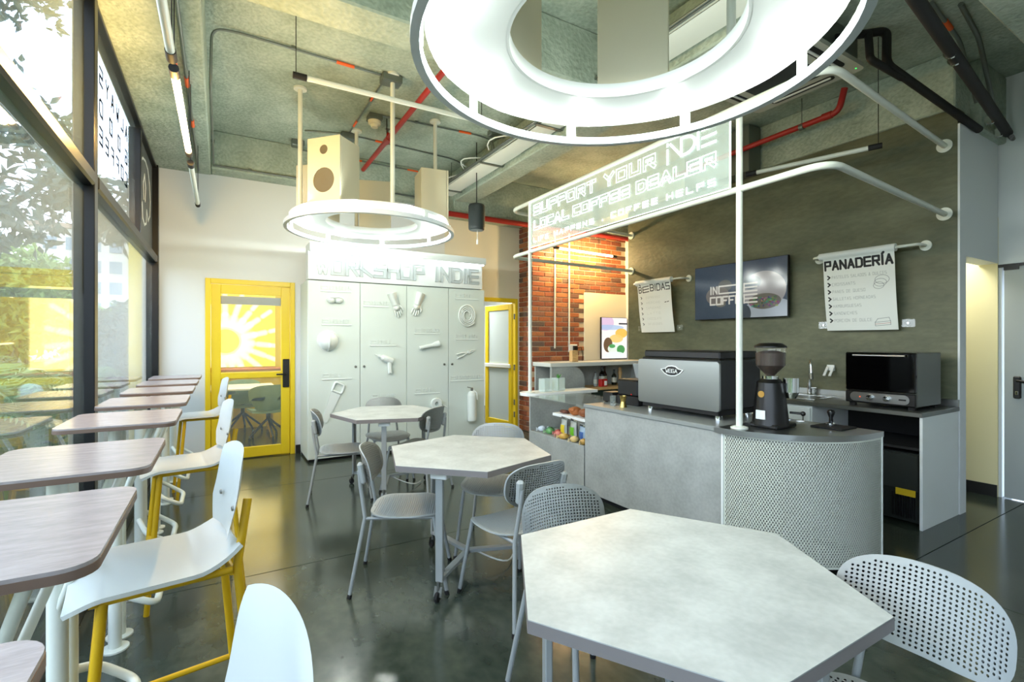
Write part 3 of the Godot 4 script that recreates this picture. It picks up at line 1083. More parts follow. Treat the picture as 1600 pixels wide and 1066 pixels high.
func garden() -> void:
	var s := MB.new()
	s.span(P(-60, -0.3, -10), P(-0.8, -0.12, 120))
	struct("ground_outside", s, mottled(Color(0.20, 0.25, 0.14), Color(0.34, 0.38, 0.24), 101, Vector3(3, 3, 3), 0.95), "planted ground outside the windows")
	var leaf_dark := plain(Color(0.22, 0.30, 0.29), 0.8)
	var leaf_mid := plain(Color(0.46, 0.56, 0.24), 0.6)
	leaf_mid.backlight_enabled = true
	leaf_mid.backlight = Color(0.25, 0.3, 0.1)
	leafy("broadleaf_tree", "dark leaved tree hanging over the garden outside the windows", P(-4.3, -0.12, 10.5), [[Vector3(0.6, 4.2, 0), 1.0], [Vector3(1.5, 3.5, 0.3), 0.75], [Vector3(1.7, 4.9, -0.3), 0.75], [Vector3(0.9, 5.6, 0.0), 0.9], [Vector3(2.4, 3.9, 0.5), 0.55], [Vector3(2.9, 3.5, 0.2), 0.5], [Vector3(1.0, 3.0, 0.5), 0.6], [Vector3(3.3, 4.0, 0.2), 0.35], [Vector3(1.6, 7.2, 0.0), 0.8]], 1000, 0.22, leaf_dark, 3)
	leafy("garden_tree", "yellow green garden tree beyond the ferns", P(-3.6, -0.12, 13.4), [[Vector3(0, 1.9, 0), 0.9], [Vector3(0.6, 2.5, 0.2), 0.7], [Vector3(-0.5, 2.3, 0), 0.8], [Vector3(0.2, 3.0, 0), 0.7]], 1500, 0.20, leaf_mid, 5)
	leafy("garden_tree", "mid green bushy garden tree beside the yellow green one", P(-1.75, -0.12, 12.0), [[Vector3(0, 1.2, 0), 0.85], [Vector3(0.35, 1.9, 0.2), 0.6], [Vector3(-0.4, 1.7, 0), 0.6], [Vector3(0.0, 0.5, 0), 0.7]], 1500, 0.18, leaf_dark, 6)
	leafy("garden_shrub", "low dark shrub behind the fern bed", P(-2.2, -0.12, 9.0), [[Vector3(0, 0.8, 0), 0.6], [Vector3(-0.5, 1.0, 0.2), 0.55], [Vector3(0.5, 1.1, 0), 0.5]], 900, 0.15, leaf_dark, 7)
	for q in [[-7.4, 26.0, 11, "broad"], [-2.7, 30.0, 12, "slender"]]:
		leafy("distant_tree", "pale green %s distant tree beyond the garden" % q[3], P(q[0], -0.12, q[1]), [[Vector3(0, 2.0, 0), 1.7], [Vector3(1.1, 2.4, 0.2), 1.4], [Vector3(-1.2, 2.3, 0), 1.4], [Vector3(0.2, 3.5, 0), 1.2 if q[3] == "broad" else 0.8]], 900, 0.5, leaf_mid, q[2], "distant trees beyond the garden")
	var balls := [[Vector3(0, 1.1, 0), 0.9]]
	for i in 16:
		balls.append([Vector3(0.4 * sin(i * 1.7), 0.9 + 0.3 * sin(i * 2.3), 12.0 - i * 1.5), 1.0])
	leafy("boundary_hedge", "long mid green boundary hedge on the far side of the garden", P(-6.5, -0.12, 6.0), balls, 2600, 0.22, leaf_mid, 17)
	# pale apartment block on the hill
	var ab := thing("apartment_block", "off-white apartment block with rows of windows far behind the trees", "building", P(-9.0, -0.12, 62))
	s = MB.new()
	s.span(Vector3(-5, 0, -5), Vector3(3.2, 11.5, 5))
	part("wall", s, plain(Color(0.80, 0.78, 0.74), 0.8), ab)
	for i in 5:
		for j in 5:
			s = MB.new()
			s.span(Vector3(-4.2 + i * 1.5, 2.0 + j * 1.9, 4.98), Vector3(-3.3 + i * 1.5, 3.1 + j * 1.9, 5.05))
			part("window", s, plain(Color(0.45, 0.52, 0.58), 0.2), ab)
	s = MB.new()
	s.span(Vector3(-5.2, 11.5, -5.2), Vector3(3.4, 11.9, 5.2))
	part("roof", s, plain(Color(0.60, 0.50, 0.44), 0.8), ab)
	# overhead wires
	for k in 2:
		s = MB.new()
		var w := []
		for i in 13:
			var u := i / 12.0
			w.append(P(lerpf(-7.5, 1.0, u), lerpf(7.6 - k * 0.7, 5.6 - k * 0.5, u) - 0.9 * sin(PI * u), 22))
		s.tube(w, 0.018, 5)
		solo("overhead_wire", s, M.black_matt, "thin dark overhead wire crossing the sky outside, the %s of two" % ["higher", "lower"][k], "wire", "overhead wires outside")
	# bed of ferns in a raised planter
	s = MB.new()
	s.span(P(-2.5, -0.12, 1.5), P(-0.86, 0.30, 8.2))
	struct("planter_outside", s, mottled(Color(0.16, 0.15, 0.11), Color(0.27, 0.25, 0.19), 103, Vector3(1, 1, 1), 0.95), "raised soil bed outside the windows")
	var r := RandomNumberGenerator.new()
	r.seed = 21
	var fm := [plain(Color(0.27, 0.44, 0.22), 0.6), plain(Color(0.37, 0.52, 0.28), 0.6)]
	for m in fm:
		m.backlight_enabled = true
		m.backlight = Color(0.2, 0.3, 0.1)
	var protos := []
	for v in 2:
		var f := thing("fern", "feathery %s green fern in the bed outside the windows" % ["dark", "light"][v], "fern", P(-1.2, 0.30, 3.2), 0.0, "ferns in the bed outside")
		for k in 15:
			s = MB.new()
			var a := TAU * k / 15.0 + r.randf() * 0.3
			var out := Vector3(cos(a), 0, sin(a))
			var side := Vector3(-sin(a), 0, cos(a))
			var reach := 0.16 + r.randf() * 0.12
			var high := 0.70 + r.randf() * 0.2
			var prev := Vector3.ZERO
			for i in range(1, 31):
				var u := i / 30.0
				var p := out * reach * u * u + out * 0.12 * u + Vector3.UP * high * (sin(u * 2.0) / sin(1.57)) * 1.0
				var dir := (p - prev).normalized()
				s.quad(prev - side * 0.004, prev + side * 0.004, p + side * 0.003, p - side * 0.003)
				if i > 5:
					var l := 0.15 * sin(PI * min(1.0, (u - 0.1) * 1.05)) + 0.02
					for sg in [-1.0, 1.0]:
						leaf_blade(s, p, (side * sg + dir * 0.35 + Vector3(0, -0.15, 0)).normalized(), dir, l, 0.0075)
				prev = p
			part("frond", s, fm[v], f)
		protos.append(f)
	protos[0].position = P(-1.2, 0.30, 3.0)
	protos[1].position = P(-1.5, 0.30, 3.2)
	for i in 21:
		var d := lerpf(3.4, 7.4, (i + r.randf() * 0.5) / 21.0)
		var x: float = -1.22 - (i % 3) * 0.36 - r.randf() * 0.08
		dup(protos[i % 2], P(x, 0.30, d), r.randf() * TAU).scale = Vector3.ONE * (0.9 + r.randf() * 0.25)

# ---------------------------------------------------------------- ring lights and the speaker boxes on them
func ring_solid(st: MB, r0: float, r1: float, y0: float, y1: float, seg := 72) -> void:
	st.lathe([Vector2(r0, y0), Vector2(r1, y0), Vector2(r1, y1), Vector2(r0, y1), Vector2(r0, y0)], seg)

func ring_light(at: Vector3, label: String, power: float) -> void:
	var t := thing("ring_pendant_light", label, "ceiling light", at, 0.0, "ring lights")
	var s := MB.new()
	ring_solid(s, 0.47, 0.785, 2.655, 2.685)
	part("reflector_disc", s, M.white, t)
	s = MB.new()
	ring_solid(s, 0.455, 0.47, 2.6555, 2.72)
	part("inner_rim", s, M.white, t)
	s = MB.new()
	ring_solid(s, 0.802, 0.836, 2.562, 2.60)
	part("hoop", s, plain(Color(0.82, 0.85, 0.87), 0.4, 0.1), t)
	s = MB.new()
	ring_solid(s, 0.795, 0.8015, 2.572, 2.594)
	part("led_strip", s, M.led, t)
	for k in 8:
		var a := TAU * (k + 0.5) / 8
		var e := Vector3(cos(a), 0, sin(a))
		s = MB.new()
		s.cbox(e * 0.793 + Vector3(0, 2.622, 0), Vector3(0.012, 0.09, 0.05), 0.002, Basis(e, Vector3.UP, e.cross(Vector3.UP)))
		part("bracket", s, M.white, t)
	for k in 4:
		var e := Vector3(cos(PI / 2 * k), 0, sin(PI / 2 * k)) * 0.69
		s = MB.new()
		s.tube([e + Vector3(0, 2.685, 0), e + Vector3(0, 3.87, 0)], 0.021, 12)
		var pole := part("hanging_pole", s, M.white_pipe, t)
		s = MB.new()
		s.lathe([Vector2(0, 3.862), Vector2(0.06, 3.862), Vector2(0.06, 3.88), Vector2(0, 3.88)], 16, Transform3D(Basis(), e))
		part("flange", s, M.white_pipe, pole)
	for k in 10:
		var a := TAU * (k + 0.25) / 10
		omni(at + Vector3(cos(a) * 0.797, 2.628, sin(a) * 0.797), Color(0.97, 1.0, 0.97), power, 0.02)

func speaker_box(centre: Vector2, ang: float, r: float, label: String) -> void:
	# centre (x, d); ang measured from +x towards +d; the front looks outwards
	var dx := cos(ang); var dd := sin(ang)
	var t := thing("speaker_box", label, "speaker", P(centre.x + dx * r, 2.686, centre.y + dd * r), turn_to(dx, dd), "speaker boxes on the ring lights")
	var s := MB.new()
	# box open at the two round holes: front panel built round them
	s.span(Vector3(-0.17, 0, -0.12), Vector3(0.17, 0.57, 0.15), 0.003)
	part("cabinet", s, M.box_board, t)
	s = MB.new()
	plate_with_holes(s, 0.34, 0.57, [[Vector2(0.0, 0.19), 0.11], [Vector2(0.0, 0.46), 0.042]], 0.018, Transform3D(Basis(Vector3(-1, 0, 0), Vector3.UP, Vector3(0, 0, -1)), Vector3(0, 0, -0.122)))
	part("front_panel", s, M.box_board, t)
	for h in [[0.19, 0.11], [0.46, 0.042]]:
		s = MB.new()
		s.lathe([Vector2(0, 0.0), Vector2(h[1] * 0.4, 0.002), Vector2(h[1], 0.01)], 24, Transform3D(Basis(Vector3(1, 0, 0), Vector3(0, 0, -1), Vector3(0, 1, 0)), Vector3(0, h[0], -0.1225)))
		part("driver_cone", s, M.hole, t)

# flat plate (local xy, bottom edge at y = 0) with round holes stacked in height
func plate_with_holes(st: MB, w: float, h: float, holes: Array, th: float, xf: Transform3D) -> void:
	var cuts := [0.0]
	holes.sort_custom(func(a, b): return a[0].y < b[0].y)
	for i in holes.size() - 1:
		cuts.append((holes[i][0].y + holes[i][1] + holes[i + 1][0].y - holes[i + 1][1]) / 2)
	cuts.append(h)
	for i in holes.size():
		var c: Vector2 = holes[i][0]; var r: float = holes[i][1]
		var lo := Vector2(-w / 2, cuts[i]); var hi := Vector2(w / 2, cuts[i + 1])
		var O := []; var I := []
		var angles := []
		for k in 48:
			angles.append(TAU * k / 48)
		for q in [hi, Vector2(lo.x, hi.y), lo, Vector2(hi.x, lo.y)]:
			angles.append(fposmod((q - c).angle(), TAU))
		angles.sort()
		for a in angles:
			var d := Vector2.from_angle(a)
			var k1: float = (hi.x - c.x) / d.x if d.x > 1e-6 else ((lo.x - c.x) / d.x if d.x < -1e-6 else 1e9)
			var k2: float = (hi.y - c.y) / d.y if d.y > 1e-6 else ((lo.y - c.y) / d.y if d.y < -1e-6 else 1e9)
			O.append(c + d * min(k1, k2)); I.append(c + d * r)
		for k in angles.size():
			var k2 := (k + 1) % angles.size()
			var f := func(q: Vector2, z: float) -> Vector3: return xf * Vector3(q.x, q.y, z)
			st.quad(f.call(I[k], th), f.call(O[k], th), f.call(O[k2], th), f.call(I[k2], th))
			st.quad(f.call(I[k2], th), f.call(I[k2], 0), f.call(I[k], 0), f.call(I[k], th))
	for e in [[Vector2(-w / 2, 0), Vector2(w / 2, 0)], [Vector2(w / 2, 0), Vector2(w / 2, h)], [Vector2(w / 2, h), Vector2(-w / 2, h)], [Vector2(-w / 2, h), Vector2(-w / 2, 0)]]:
		st.quad(xf * Vector3(e[0].x, e[0].y, 0), xf * Vector3(e[1].x, e[1].y, 0), xf * Vector3(e[1].x, e[1].y, th), xf * Vector3(e[0].x, e[0].y, th))

func rings() -> void:
	ring_light(P(1.385, 0, 1.46), "large glowing white ring light hung above the hexagonal tables near the espresso bar", 0.36)
	ring_light(P(1.345, 0, 5.08), "glowing white ring light hung in front of the white tool cabinet", 0.27)
	var c2 := Vector2(1.345, 5.08); var c1 := Vector2(1.385, 1.46)
	speaker_box(c2, deg_to_rad(222), 0.62, "cream speaker box facing out towards the tables on the ring light by the tool cabinet")
	speaker_box(c2, deg_to_rad(352), 0.62, "cream speaker box facing the brick wall on the ring light by the tool cabinet")
	speaker_box(c2, deg_to_rad(72), 0.62, "cream speaker box facing the tool cabinet on its ring light")
	speaker_box(c2, deg_to_rad(138), 0.62, "cream speaker box facing the yellow door on the ring light by the tool cabinet")
	speaker_box(c1, deg_to_rad(41), 0.62, "cream speaker box facing the espresso bar on the ring light near it")
	speaker_box(c1, deg_to_rad(116), 0.62, "cream speaker box facing the tool cabinet on the ring light near the espresso bar")

# ---------------------------------------------------------------- white tool cabinet on the far wall
func cabinet() -> void:
	var t := thing("tool_cabinet", "tall white cabinet with four doors and a glowing lettered header", "cabinet", Vector3.ZERO)
	var F := 6.23
	var s := MB.new()
	s.span(P(0.887, 0.03, F + 0.022), P(3.246, 2.18, 6.855), 0.003)
	part("carcass", s, M.cabinet, t)
	s = MB.new()
	s.span(P(0.90, 0.0, F + 0.04), P(3.23, 0.03, 6.85))
	part("plinth", s, M.black_matt, t)
	var edges := [0.887, 1.497, 2.096, 2.690, 3.246]
	var plates := [
		[["GOGGLES", 1.03, 1.39, 2.05], ["HELMET", 1.04, 1.39, 1.645], ["SAW", 1.045, 1.395, 0.985]],
		[["GLOVES", 1.535, 1.86, 1.885], ["DRILL", 1.62, 1.955, 1.39], ["HAMMER", 1.64, 1.955, 0.70]],
		[["FLASHLIGHT", 2.205, 2.56, 1.545], ["TAPE", 2.205, 2.56, 0.745]],
		[["HOSE", 2.79, 3.15, 2.035], ["PLIERS", 2.80, 3.135, 1.47], ["EXTINGUISHER", 2.715, 3.235, 0.895]]]
	for i in 4:
		s = MB.new()
		s.span(P(edges[i] + 0.003, 0.035, F), P(edges[i + 1] - 0.003, 2.175, F + 0.02), 0.002)
		var door := part("door", s, M.cabinet, t)
		s = MB.new()
		var kx: float = [1.442, 1.545, 2.628, 2.742][i]
		s.lathe([Vector2(0, 0), Vector2(0.016, 0), Vector2(0.013, 0.012), Vector2(0, 0.014)], 12, Transform3D(Basis(Vector3(1, 0, 0), Vector3(0, 0, 1), Vector3(0, -1, 0)), P(kx, 1.13, F)), false)
		part("lock", s, M.dull_steel, door)
		for q in plates[i]:
			s = MB.new()
			s.cbox(P((q[1] + q[2]) / 2, q[3], F - 0.004), Vector3(q[2] - q[1], 0.012, 0.012), 0.002)
			var txt: String = q[0]
			var ix: float = q[1] + 0.01
			stroke_boxes(s, [PackedVector2Array([Vector2(ix, q[3] + 0.03), Vector2(ix + 0.07, q[3] + 0.03), Vector2(ix + 0.07, q[3] + 0.065), Vector2(ix, q[3] + 0.065), Vector2(ix, q[3] + 0.03)])], 0.008, 0.006, face_d(P(0, 0, F)))
			stroke_boxes(s, text_lines(txt, q[1] + 0.11, q[1] + 0.11 + min(0.035 * txt.length(), q[2] - q[1] - 0.11), q[3] + 0.028, 0.04), 0.006, 0.006, face_d(P(0, 0, F)))
			part("name_plate", s, M.relief, door)
	# header: bright box with raised letters
	s = MB.new()
	s.span(P(0.887, 2.185, F - 0.02), P(3.20, 2.61, 6.4), 0.004)
	part("header_box", s, M.white, t)
	s = MB.new()
	s.span(P(0.887, 2.52, F - 0.14), P(3.20, 2.61, F - 0.02), 0.004)
	part("header_canopy", s, M.white, t)
	s = MB.new()
	s.span(P(0.91, 2.506, F - 0.11), P(3.18, 2.52, F - 0.07))
	part("light_strip", s, M.led, t)
	area(P(2.04, 2.49, F - 0.09), Vector3(0, -1, 0.15), Vector2(2.2, 0.04), Color(0.95, 0.98, 1.0), 0.10)
	s = MB.new()
	outline_boxes(s, text_lines("WORKSHOP INDIE", 0.99, 3.12, 2.27, 0.17, 0.42), 0.017, 0.007, 0.014, face_d(P(0, 0, F - 0.02)))
	stroke_boxes(s, text_lines("WORKSHOP INDIE", 0.99, 3.12, 2.27, 0.17, 0.42), 0.028, 0.007, face_d(P(0, 0, F - 0.02)))
	part("header_lettering", s, plain(Color(0.70, 0.73, 0.73), 0.5), t)
	tools(F)

func tools(F: float) -> void:
	var z := F - 0.001
	var s: MB
	# goggles
	var g := thing("goggles", "white safety goggles hung on the cabinet above the helmet", "goggles", P(1.195, 1.945, z))
	s = MB.new()
	for k in [-1, 1]:
		s.ball(Vector3(k * 0.043, 0, 0.025), Vector3(0.052, 0.038, 0.03), 14, 8)
	part("lens_frame", s, M.relief, g)
	s = MB.new()
	s.tube([Vector3(-0.09, 0, 0.0), Vector3(-0.05, 0.03, 0.05), Vector3(0, 0.034, 0.058), Vector3(0.05, 0.03, 0.05), Vector3(0.09, 0, 0.0)], 0.008, 8)
	part("strap", s, M.relief, g)
	# helmet
	var h := thing("safety_helmet", "round white safety helmet hung on the cabinet door", "helmet", P(1.115, 1.455, z))
	s = MB.new()
	s.ball(Vector3(0, 0, 0.0), Vector3(0.115, 0.12, 0.12), 22, 14)
	part("shell", s, M.relief, h)
	s = MB.new()
	s.tube([Vector3(0, -0.125, 0.0), Vector3(0, -0.07, 0.105), Vector3(0, 0, 0.125), Vector3(0, 0.07, 0.105), Vector3(0, 0.122, 0.0)], 0.012, 8)
	part("ridge", s, M.relief, h)
	s = MB.new()
	s.lathe([Vector2(0.10, 0), Vector2(0.128, 0.0), Vector2(0.128, 0.012), Vector2(0.10, 0.016)], 28, Transform3D(Basis(Vector3(1, 0, 0), Vector3(0, 0, 1), Vector3(0, -1, 0)), Vector3(0, 0, 0)))
	part("brim", s, M.relief, h)
	# gloves
	for q in [[1.945, 1.91, 0.33, "white work glove hung on the cabinet beside the gloves label"], [2.235, 1.93, -0.30, "white work glove hung on the cabinet above the flashlight"]]:
		var gl := thing("work_glove", q[3], "glove", P(q[0], q[1], z), 0.0, "work gloves on the cabinet")
		gl.rotation.z = q[2]
		s = MB.new()
		s.lathe([Vector2(0.0, 0.165), Vector2(0.062, 0.165), Vector2(0.05, 0.05), Vector2(0.046, 0.0), Vector2(0.0, 0.0)], 16, Transform3D(Basis.from_scale(Vector3(1, 1, 0.5)), Vector3(0, 0, 0.024)), false)
		part("cuff", s, M.relief, gl)
		s = MB.new()
		s.ball(Vector3(0, -0.035, 0.024), Vector3(0.052, 0.055, 0.024), 14, 8)
		part("palm", s, M.relief, gl)
		for f in [[-0.036, 0.075], [-0.012, 0.095], [0.012, 0.09], [0.034, 0.07]]:
			s = MB.new()
			s.tube([Vector3(f[0], -0.06, 0.024), Vector3(f[0] * 1.25, -0.06 - f[1] * 0.6, 0.032), Vector3(f[0] * 1.3, -0.06 - f[1], 0.022)], 0.0115, 8, false, 0.009)
			part("finger", s, M.relief, gl)
		s = MB.new()
		s.tube([Vector3(0.04, -0.01, 0.024), Vector3(0.066, -0.05, 0.03), Vector3(0.07, -0.085, 0.026)], 0.013, 8, false, 0.010)
		part("thumb", s, M.relief, gl)
	# hose coil
	s = MB.new()
	var sp := []
	for i in 110:
		var a := TAU * i / 28.0
		sp.append(P(2.965 + cos(a) * (0.045 + 0.024 * i / 28.0), 1.81 + sin(a) * (0.055 + 0.026 * i / 28.0), z - 0.022))
	s.tube(sp, 0.0125, 8)
	solo("coiled_hose", s, M.relief, "white coiled hose hung on the cabinet door beside the open yellow door", "hose")
	# cordless drill
	var d := thing("power_drill", "white power drill hung on the second cabinet door", "drill", P(1.79, 1.20, z))
	d.rotation.z = -0.38
	s = MB.new()
	s.lathe([Vector2(0, -0.105), Vector2(0.036, -0.10), Vector2(0.042, -0.02), Vector2(0.038, 0.03), Vector2(0.026, 0.055), Vector2(0, 0.055)], 16, Transform3D(Basis(Vector3(0, 0, 1), Vector3(-1, 0, 0), Vector3(0, -1, 0)), Vector3(0, 0.03, 0.04)))
	part("motor_body", s, M.relief, d)
	s = MB.new()
	s.lathe([Vector2(0, 0.05), Vector2(0.022, 0.055), Vector2(0.018, 0.09), Vector2(0.008, 0.10), Vector2(0.005, 0.14), Vector2(0, 0.145)], 14, Transform3D(Basis(Vector3(0, 0, 1), Vector3(-1, 0, 0), Vector3(0, -1, 0)), Vector3(0, 0.03, 0.04)))
	part("chuck", s, M.relief, d)
	s = MB.new()
	s.bar(Vector3(0.06, 0.02, 0.04), Vector3(0.13, -0.13, 0.04), 0.045, 0.05, Vector3(0, 0, 1), 0.01)
	part("grip", s, M.relief, d)
	# flashlight
	var fl := thing("flashlight", "white flashlight hung slanting on the third cabinet door", "flashlight", P(2.40, 1.385, z))
	fl.rotation.z = 0.2
	s = MB.new()
	s.lathe([Vector2(0, -0.15), Vector2(0.024, -0.145), Vector2(0.026, 0.04), Vector2(0.04, 0.09), Vector2(0.042, 0.135), Vector2(0, 0.14)], 18, Transform3D(Basis(Vector3(0, 1, 0), Vector3(1, 0, 0), Vector3(0, 0, -1)), Vector3(0, 0, 0.04)))
	part("barrel", s, M.relief, fl)
	s = MB.new()
	s.cbox(Vector3(0.02, 0, 0.068), Vector3(0.035, 0.014, 0.01), 0.003)
	part("switch", s, M.relief, fl)
	# pliers
	var p := thing("pliers", "white pliers hung slanting on the cabinet above the extinguisher", "pliers", P(2.955, 1.28, z))
	p.rotation.z = 0.30
	for k in [-1, 1]:
		s = MB.new()
		s.tube([Vector3(-0.15, k * 0.028, 0.012), Vector3(-0.06, k * 0.022, 0.012), Vector3(0.03, -k * 0.004, 0.012), Vector3(0.075, -k * 0.012, 0.012), Vector3(0.14, -k * 0.006, 0.012)], 0.011, 8, false, 0.006)
		part("arm", s, M.relief, p)
	s = MB.new()
	s.lathe([Vector2(0, 0), Vector2(0.022, 0), Vector2(0.022, 0.022), Vector2(0, 0.024)], 14, Transform3D(Basis(Vector3(1, 0, 0), Vector3(0, 0, 1), Vector3(0, -1, 0)), Vector3(0.04, 0, 0.002)))
	part("pivot", s, M.relief, p)
	# saw
	var sw := thing("hand_saw", "white hand saw hung slanting on the first cabinet door", "saw", P(1.165, 0.74, z))
	sw.rotation.z = -0.42
	s = MB.new()
	s.prism(PackedVector2Array([Vector2(-0.055, 0.10), Vector2(0.065, 0.10), Vector2(0.055, -0.28), Vector2(-0.01, -0.28)]), 0.004, 0.012, Transform3D())
	part("blade", s, M.relief, sw)
	s = MB.new()
	s.tube(fillet([Vector3(-0.05, 0.10, 0.012), Vector3(-0.055, 0.21, 0.012), Vector3(0.06, 0.21, 0.012), Vector3(0.07, 0.10, 0.012), Vector3(-0.05, 0.10, 0.012)], 0.03), 0.014, 8)
	part("handle", s, M.relief, sw)
	# hammer and tape reel lower down
	var hm := thing("hammer", "white hammer hung on the second cabinet door behind the far table", "hammer", P(1.80, 0.55, z))
	s = MB.new()
	s.tube([Vector3(0, -0.16, 0.02), Vector3(0, 0.09, 0.02)], 0.013, 10)
	part("handle", s, M.relief, hm)
	s = MB.new()
	s.cbox(Vector3(0, 0.10, 0.022), Vector3(0.13, 0.038, 0.036), 0.008)
	part("head", s, M.relief, hm)
	var tr := thing("tape_reel", "white tape reel hung on the third cabinet door behind the far chair", "tape reel", P(2.50, 0.60, z))
	s = MB.new()
	s.lathe([Vector2(0.03, 0), Vector2(0.075, 0), Vector2(0.08, 0.006), Vector2(0.08, 0.04), Vector2(0.075, 0.046), Vector2(0.03, 0.046), Vector2(0.03, 0)], 26, Transform3D(Basis(Vector3(1, 0, 0), Vector3(0, 0, 1), Vector3(0, -1, 0)), Vector3.ZERO))
	part("spool", s, M.relief, tr)
	s = MB.new()
	s.tube([Vector3(0.075, 0.0, 0.02), Vector3(0.16, -0.06, 0.015)], 0.008, 6)
	part("tape_end", s, M.relief, tr)
	# extinguisher
	var ex := thing("fire_extinguisher", "white painted fire extinguisher mounted low on the cabinet beside the open yellow door", "extinguisher", P(3.012, 0.335, z - 0.07))
	s = MB.new()
	s.lathe([Vector2(0, 0), Vector2(0.058, 0), Vector2(0.064, 0.01), Vector2(0.064, 0.36), Vector2(0.05, 0.40), Vector2(0.02, 0.42), Vector2(0, 0.42)], 22)
	part("cylinder", s, M.relief, ex)
	s = MB.new()
	s.cbox(Vector3(0, 0.44, 0), Vector3(0.03, 0.05, 0.03), 0.005)
	s.bar(Vector3(0, 0.46, 0), Vector3(-0.07, 0.475, 0), 0.016, 0.01)
	part("valve", s, M.dull_steel, ex)
	s = MB.new()
	s.tube([Vector3(0.01, 0.43, 0.02), Vector3(0.05, 0.40, 0.05), Vector3(0.06, 0.30, 0.055)], 0.009, 8)
	part("hose", s, M.relief, ex)

# ---------------------------------------------------------------- service counter and what stands on it
func arc_pts(c: Vector2, r: float, a0: float, a1: float, n: int) -> PackedVector2Array:
	var p := PackedVector2Array()
	for i in n + 1:
		p.append(c + Vector2.from_angle(lerpf(a0, a1, float(i) / n)) * r)
	return p

func counter() -> void:
	var t := thing("service_counter", "long grey concrete look service counter with a rounded perforated white end", "counter", Vector3.ZERO)
	var s := MB.new()
	s.span(P(2.9, 0.06, 2.115), P(2.925, 0.835, 3.555), 0.002)
	part("front_panel", s, M.counter, t)
	s = MB.new()
	s.span(P(2.97, 0.0, 2.1), P(3.6, 0.06, 3.56))
	s.prism(arc_pts(Vector2(3.52, 2.1), 0.52, PI, 1.5 * PI, 14) + PackedVector2Array([Vector2(3.52, 2.1)]), 0.0, 0.06, flat(Vector3.ZERO))
	part("toe_kick", s, M.black_matt, t)
	s = MB.new()
	s.span(P(2.925, 0.06, 2.1), P(3.62, 0.835, 3.50))
	part("carcass", s, M.counter, t)
	# back and bottom boards that close the hollow rounded end
	s = MB.new()
	s.span(P(3.61, 0.06, 1.49), P(3.63, 0.834, 2.1), 0.002)
	part("back_board", s, M.counter, t)
	s = MB.new()
	var bottom := arc_pts(Vector2(3.52, 2.1), 0.605, PI, 1.5 * PI, 20)
	bottom.append(Vector2(3.61, 1.495)); bottom.append(Vector2(3.61, 2.1))
	s.prism(bottom, 0.06, 0.075, flat(Vector3.ZERO))
	part("bottom_board", s, M.counter, t)
	# perforated sheet, straight lead-in then a quarter turn
	s = MB.new()
	var R := 0.62
	var L := R * PI / 2
	var wrap := func(q: Vector2) -> Array:
		if q.x < 0.0:
			return [P(2.90, q.y, 2.1 - q.x), Vector3(-1, 0, 0)]
		if q.x > L:
			return [P(3.52 + q.x - L, q.y, 1.48), Vector3(0, 0, 1)]
		var a: float = PI + q.x / R
		var e := Vector2.from_angle(a)
		return [P(3.52 + e.x * R, q.y, 2.1 + e.y * R), Vector3(e.x, 0, -e.y)]
	var o := PackedVector2Array()
	for i in 41:
		o.append(Vector2(lerpf(0.0, L + 0.11, i / 40.0), 0.055))
	for i in 41:
		o.append(Vector2(lerpf(L + 0.11, 0.0, i / 40.0), 0.835))
	s.punched(o, Vector2(0.0172, 0.0149), 0.0054, true, 0.014, wrap, 0.0015, 6)
	part("perforated_panel", s, plain(Color(0.80, 0.82, 0.77), 0.3), t)
	s = MB.new()
	s.span(P(2.892, 0.05, 2.098), P(2.90, 0.838, 2.112)); s.span(P(3.625, 0.05, 1.476), P(3.635, 0.838, 1.49))
	part("edge_strip", s, M.white, t)
	# tops
	s = MB.new()
	s.span(P(2.885, 0.837, 2.14), P(3.65, 0.868, 3.56), 0.003)
	part("worktop", s, plain(Color(0.52, 0.54, 0.53), 0.3), t)
	s = MB.new()
	var top := arc_pts(Vector2(3.52, 2.14), 0.66, PI, 1.5 * PI, 26)
	top.append(Vector2(3.655, 1.48)); top.append(Vector2(3.655, 2.14))
	s.prism(top, 0.834, 0.87, flat(Vector3.ZERO), true)
	part("steel_top", s, M.steel, t)
	s = MB.new()
	for r in [[3.42, 1.93, 3.60, 1.94], [3.42, 2.05, 3.60, 2.06], [3.42, 1.94, 3.43, 2.05], [3.59, 1.94, 3.60, 2.05]]:
		s.span(P(r[0], 0.868, r[1]), P(r[2], 0.876, r[3]))
	part("drain_tray", s, M.chrome, t)
	# display case
	var c := thing("display_case", "grey display case with a clear glass top holding snacks and pastries", "display case", Vector3.ZERO)
	s = MB.new()
	s.span(P(2.9, 0.06, 3.57), P(2.925, 0.475, 4.51), 0.002)
	part("lower_panel", s, M.counter, c)
	s = MB.new()
	s.span(P(2.97, 0.0, 3.57), P(3.5, 0.06, 4.48))
	part("toe_kick", s, M.black_matt, c)
	s = MB.new()
	s.span(P(2.925, 0.06, 3.57), P(3.55, 0.47, 4.50))
	part("base", s, M.counter, c)
	s = MB.new()
	s.span(P(2.9, 0.475, 4.49), P(3.55, 0.845, 4.51), 0.002)
	part("end_panel", s, M.counter, c)
	s = MB.new()
	s.span(P(3.53, 0.47, 3.57), P(3.55, 0.845, 4.49))
	part("back_panel", s, M.counter, c)
	s = MB.new()
	s.span(P(3.05, 0.655, 3.57), P(3.53, 0.685, 4.28), 0.002)
	part("shelf", s, M.white, c)
	s = MB.new()
	s.span(P(2.89, 0.845, 3.57), P(3.56, 0.855, 4.53))
	part("top_glass", s, M.clear, c)
	# white rounded ledge at the end of the case
	s = MB.new()
	var le := arc_pts(Vector2(3.06, 4.66), 0.16, PI / 2, 1.5 * PI, 14)
	le.append(Vector2(3.9, 4.54)); le.append(Vector2(3.9, 4.82))
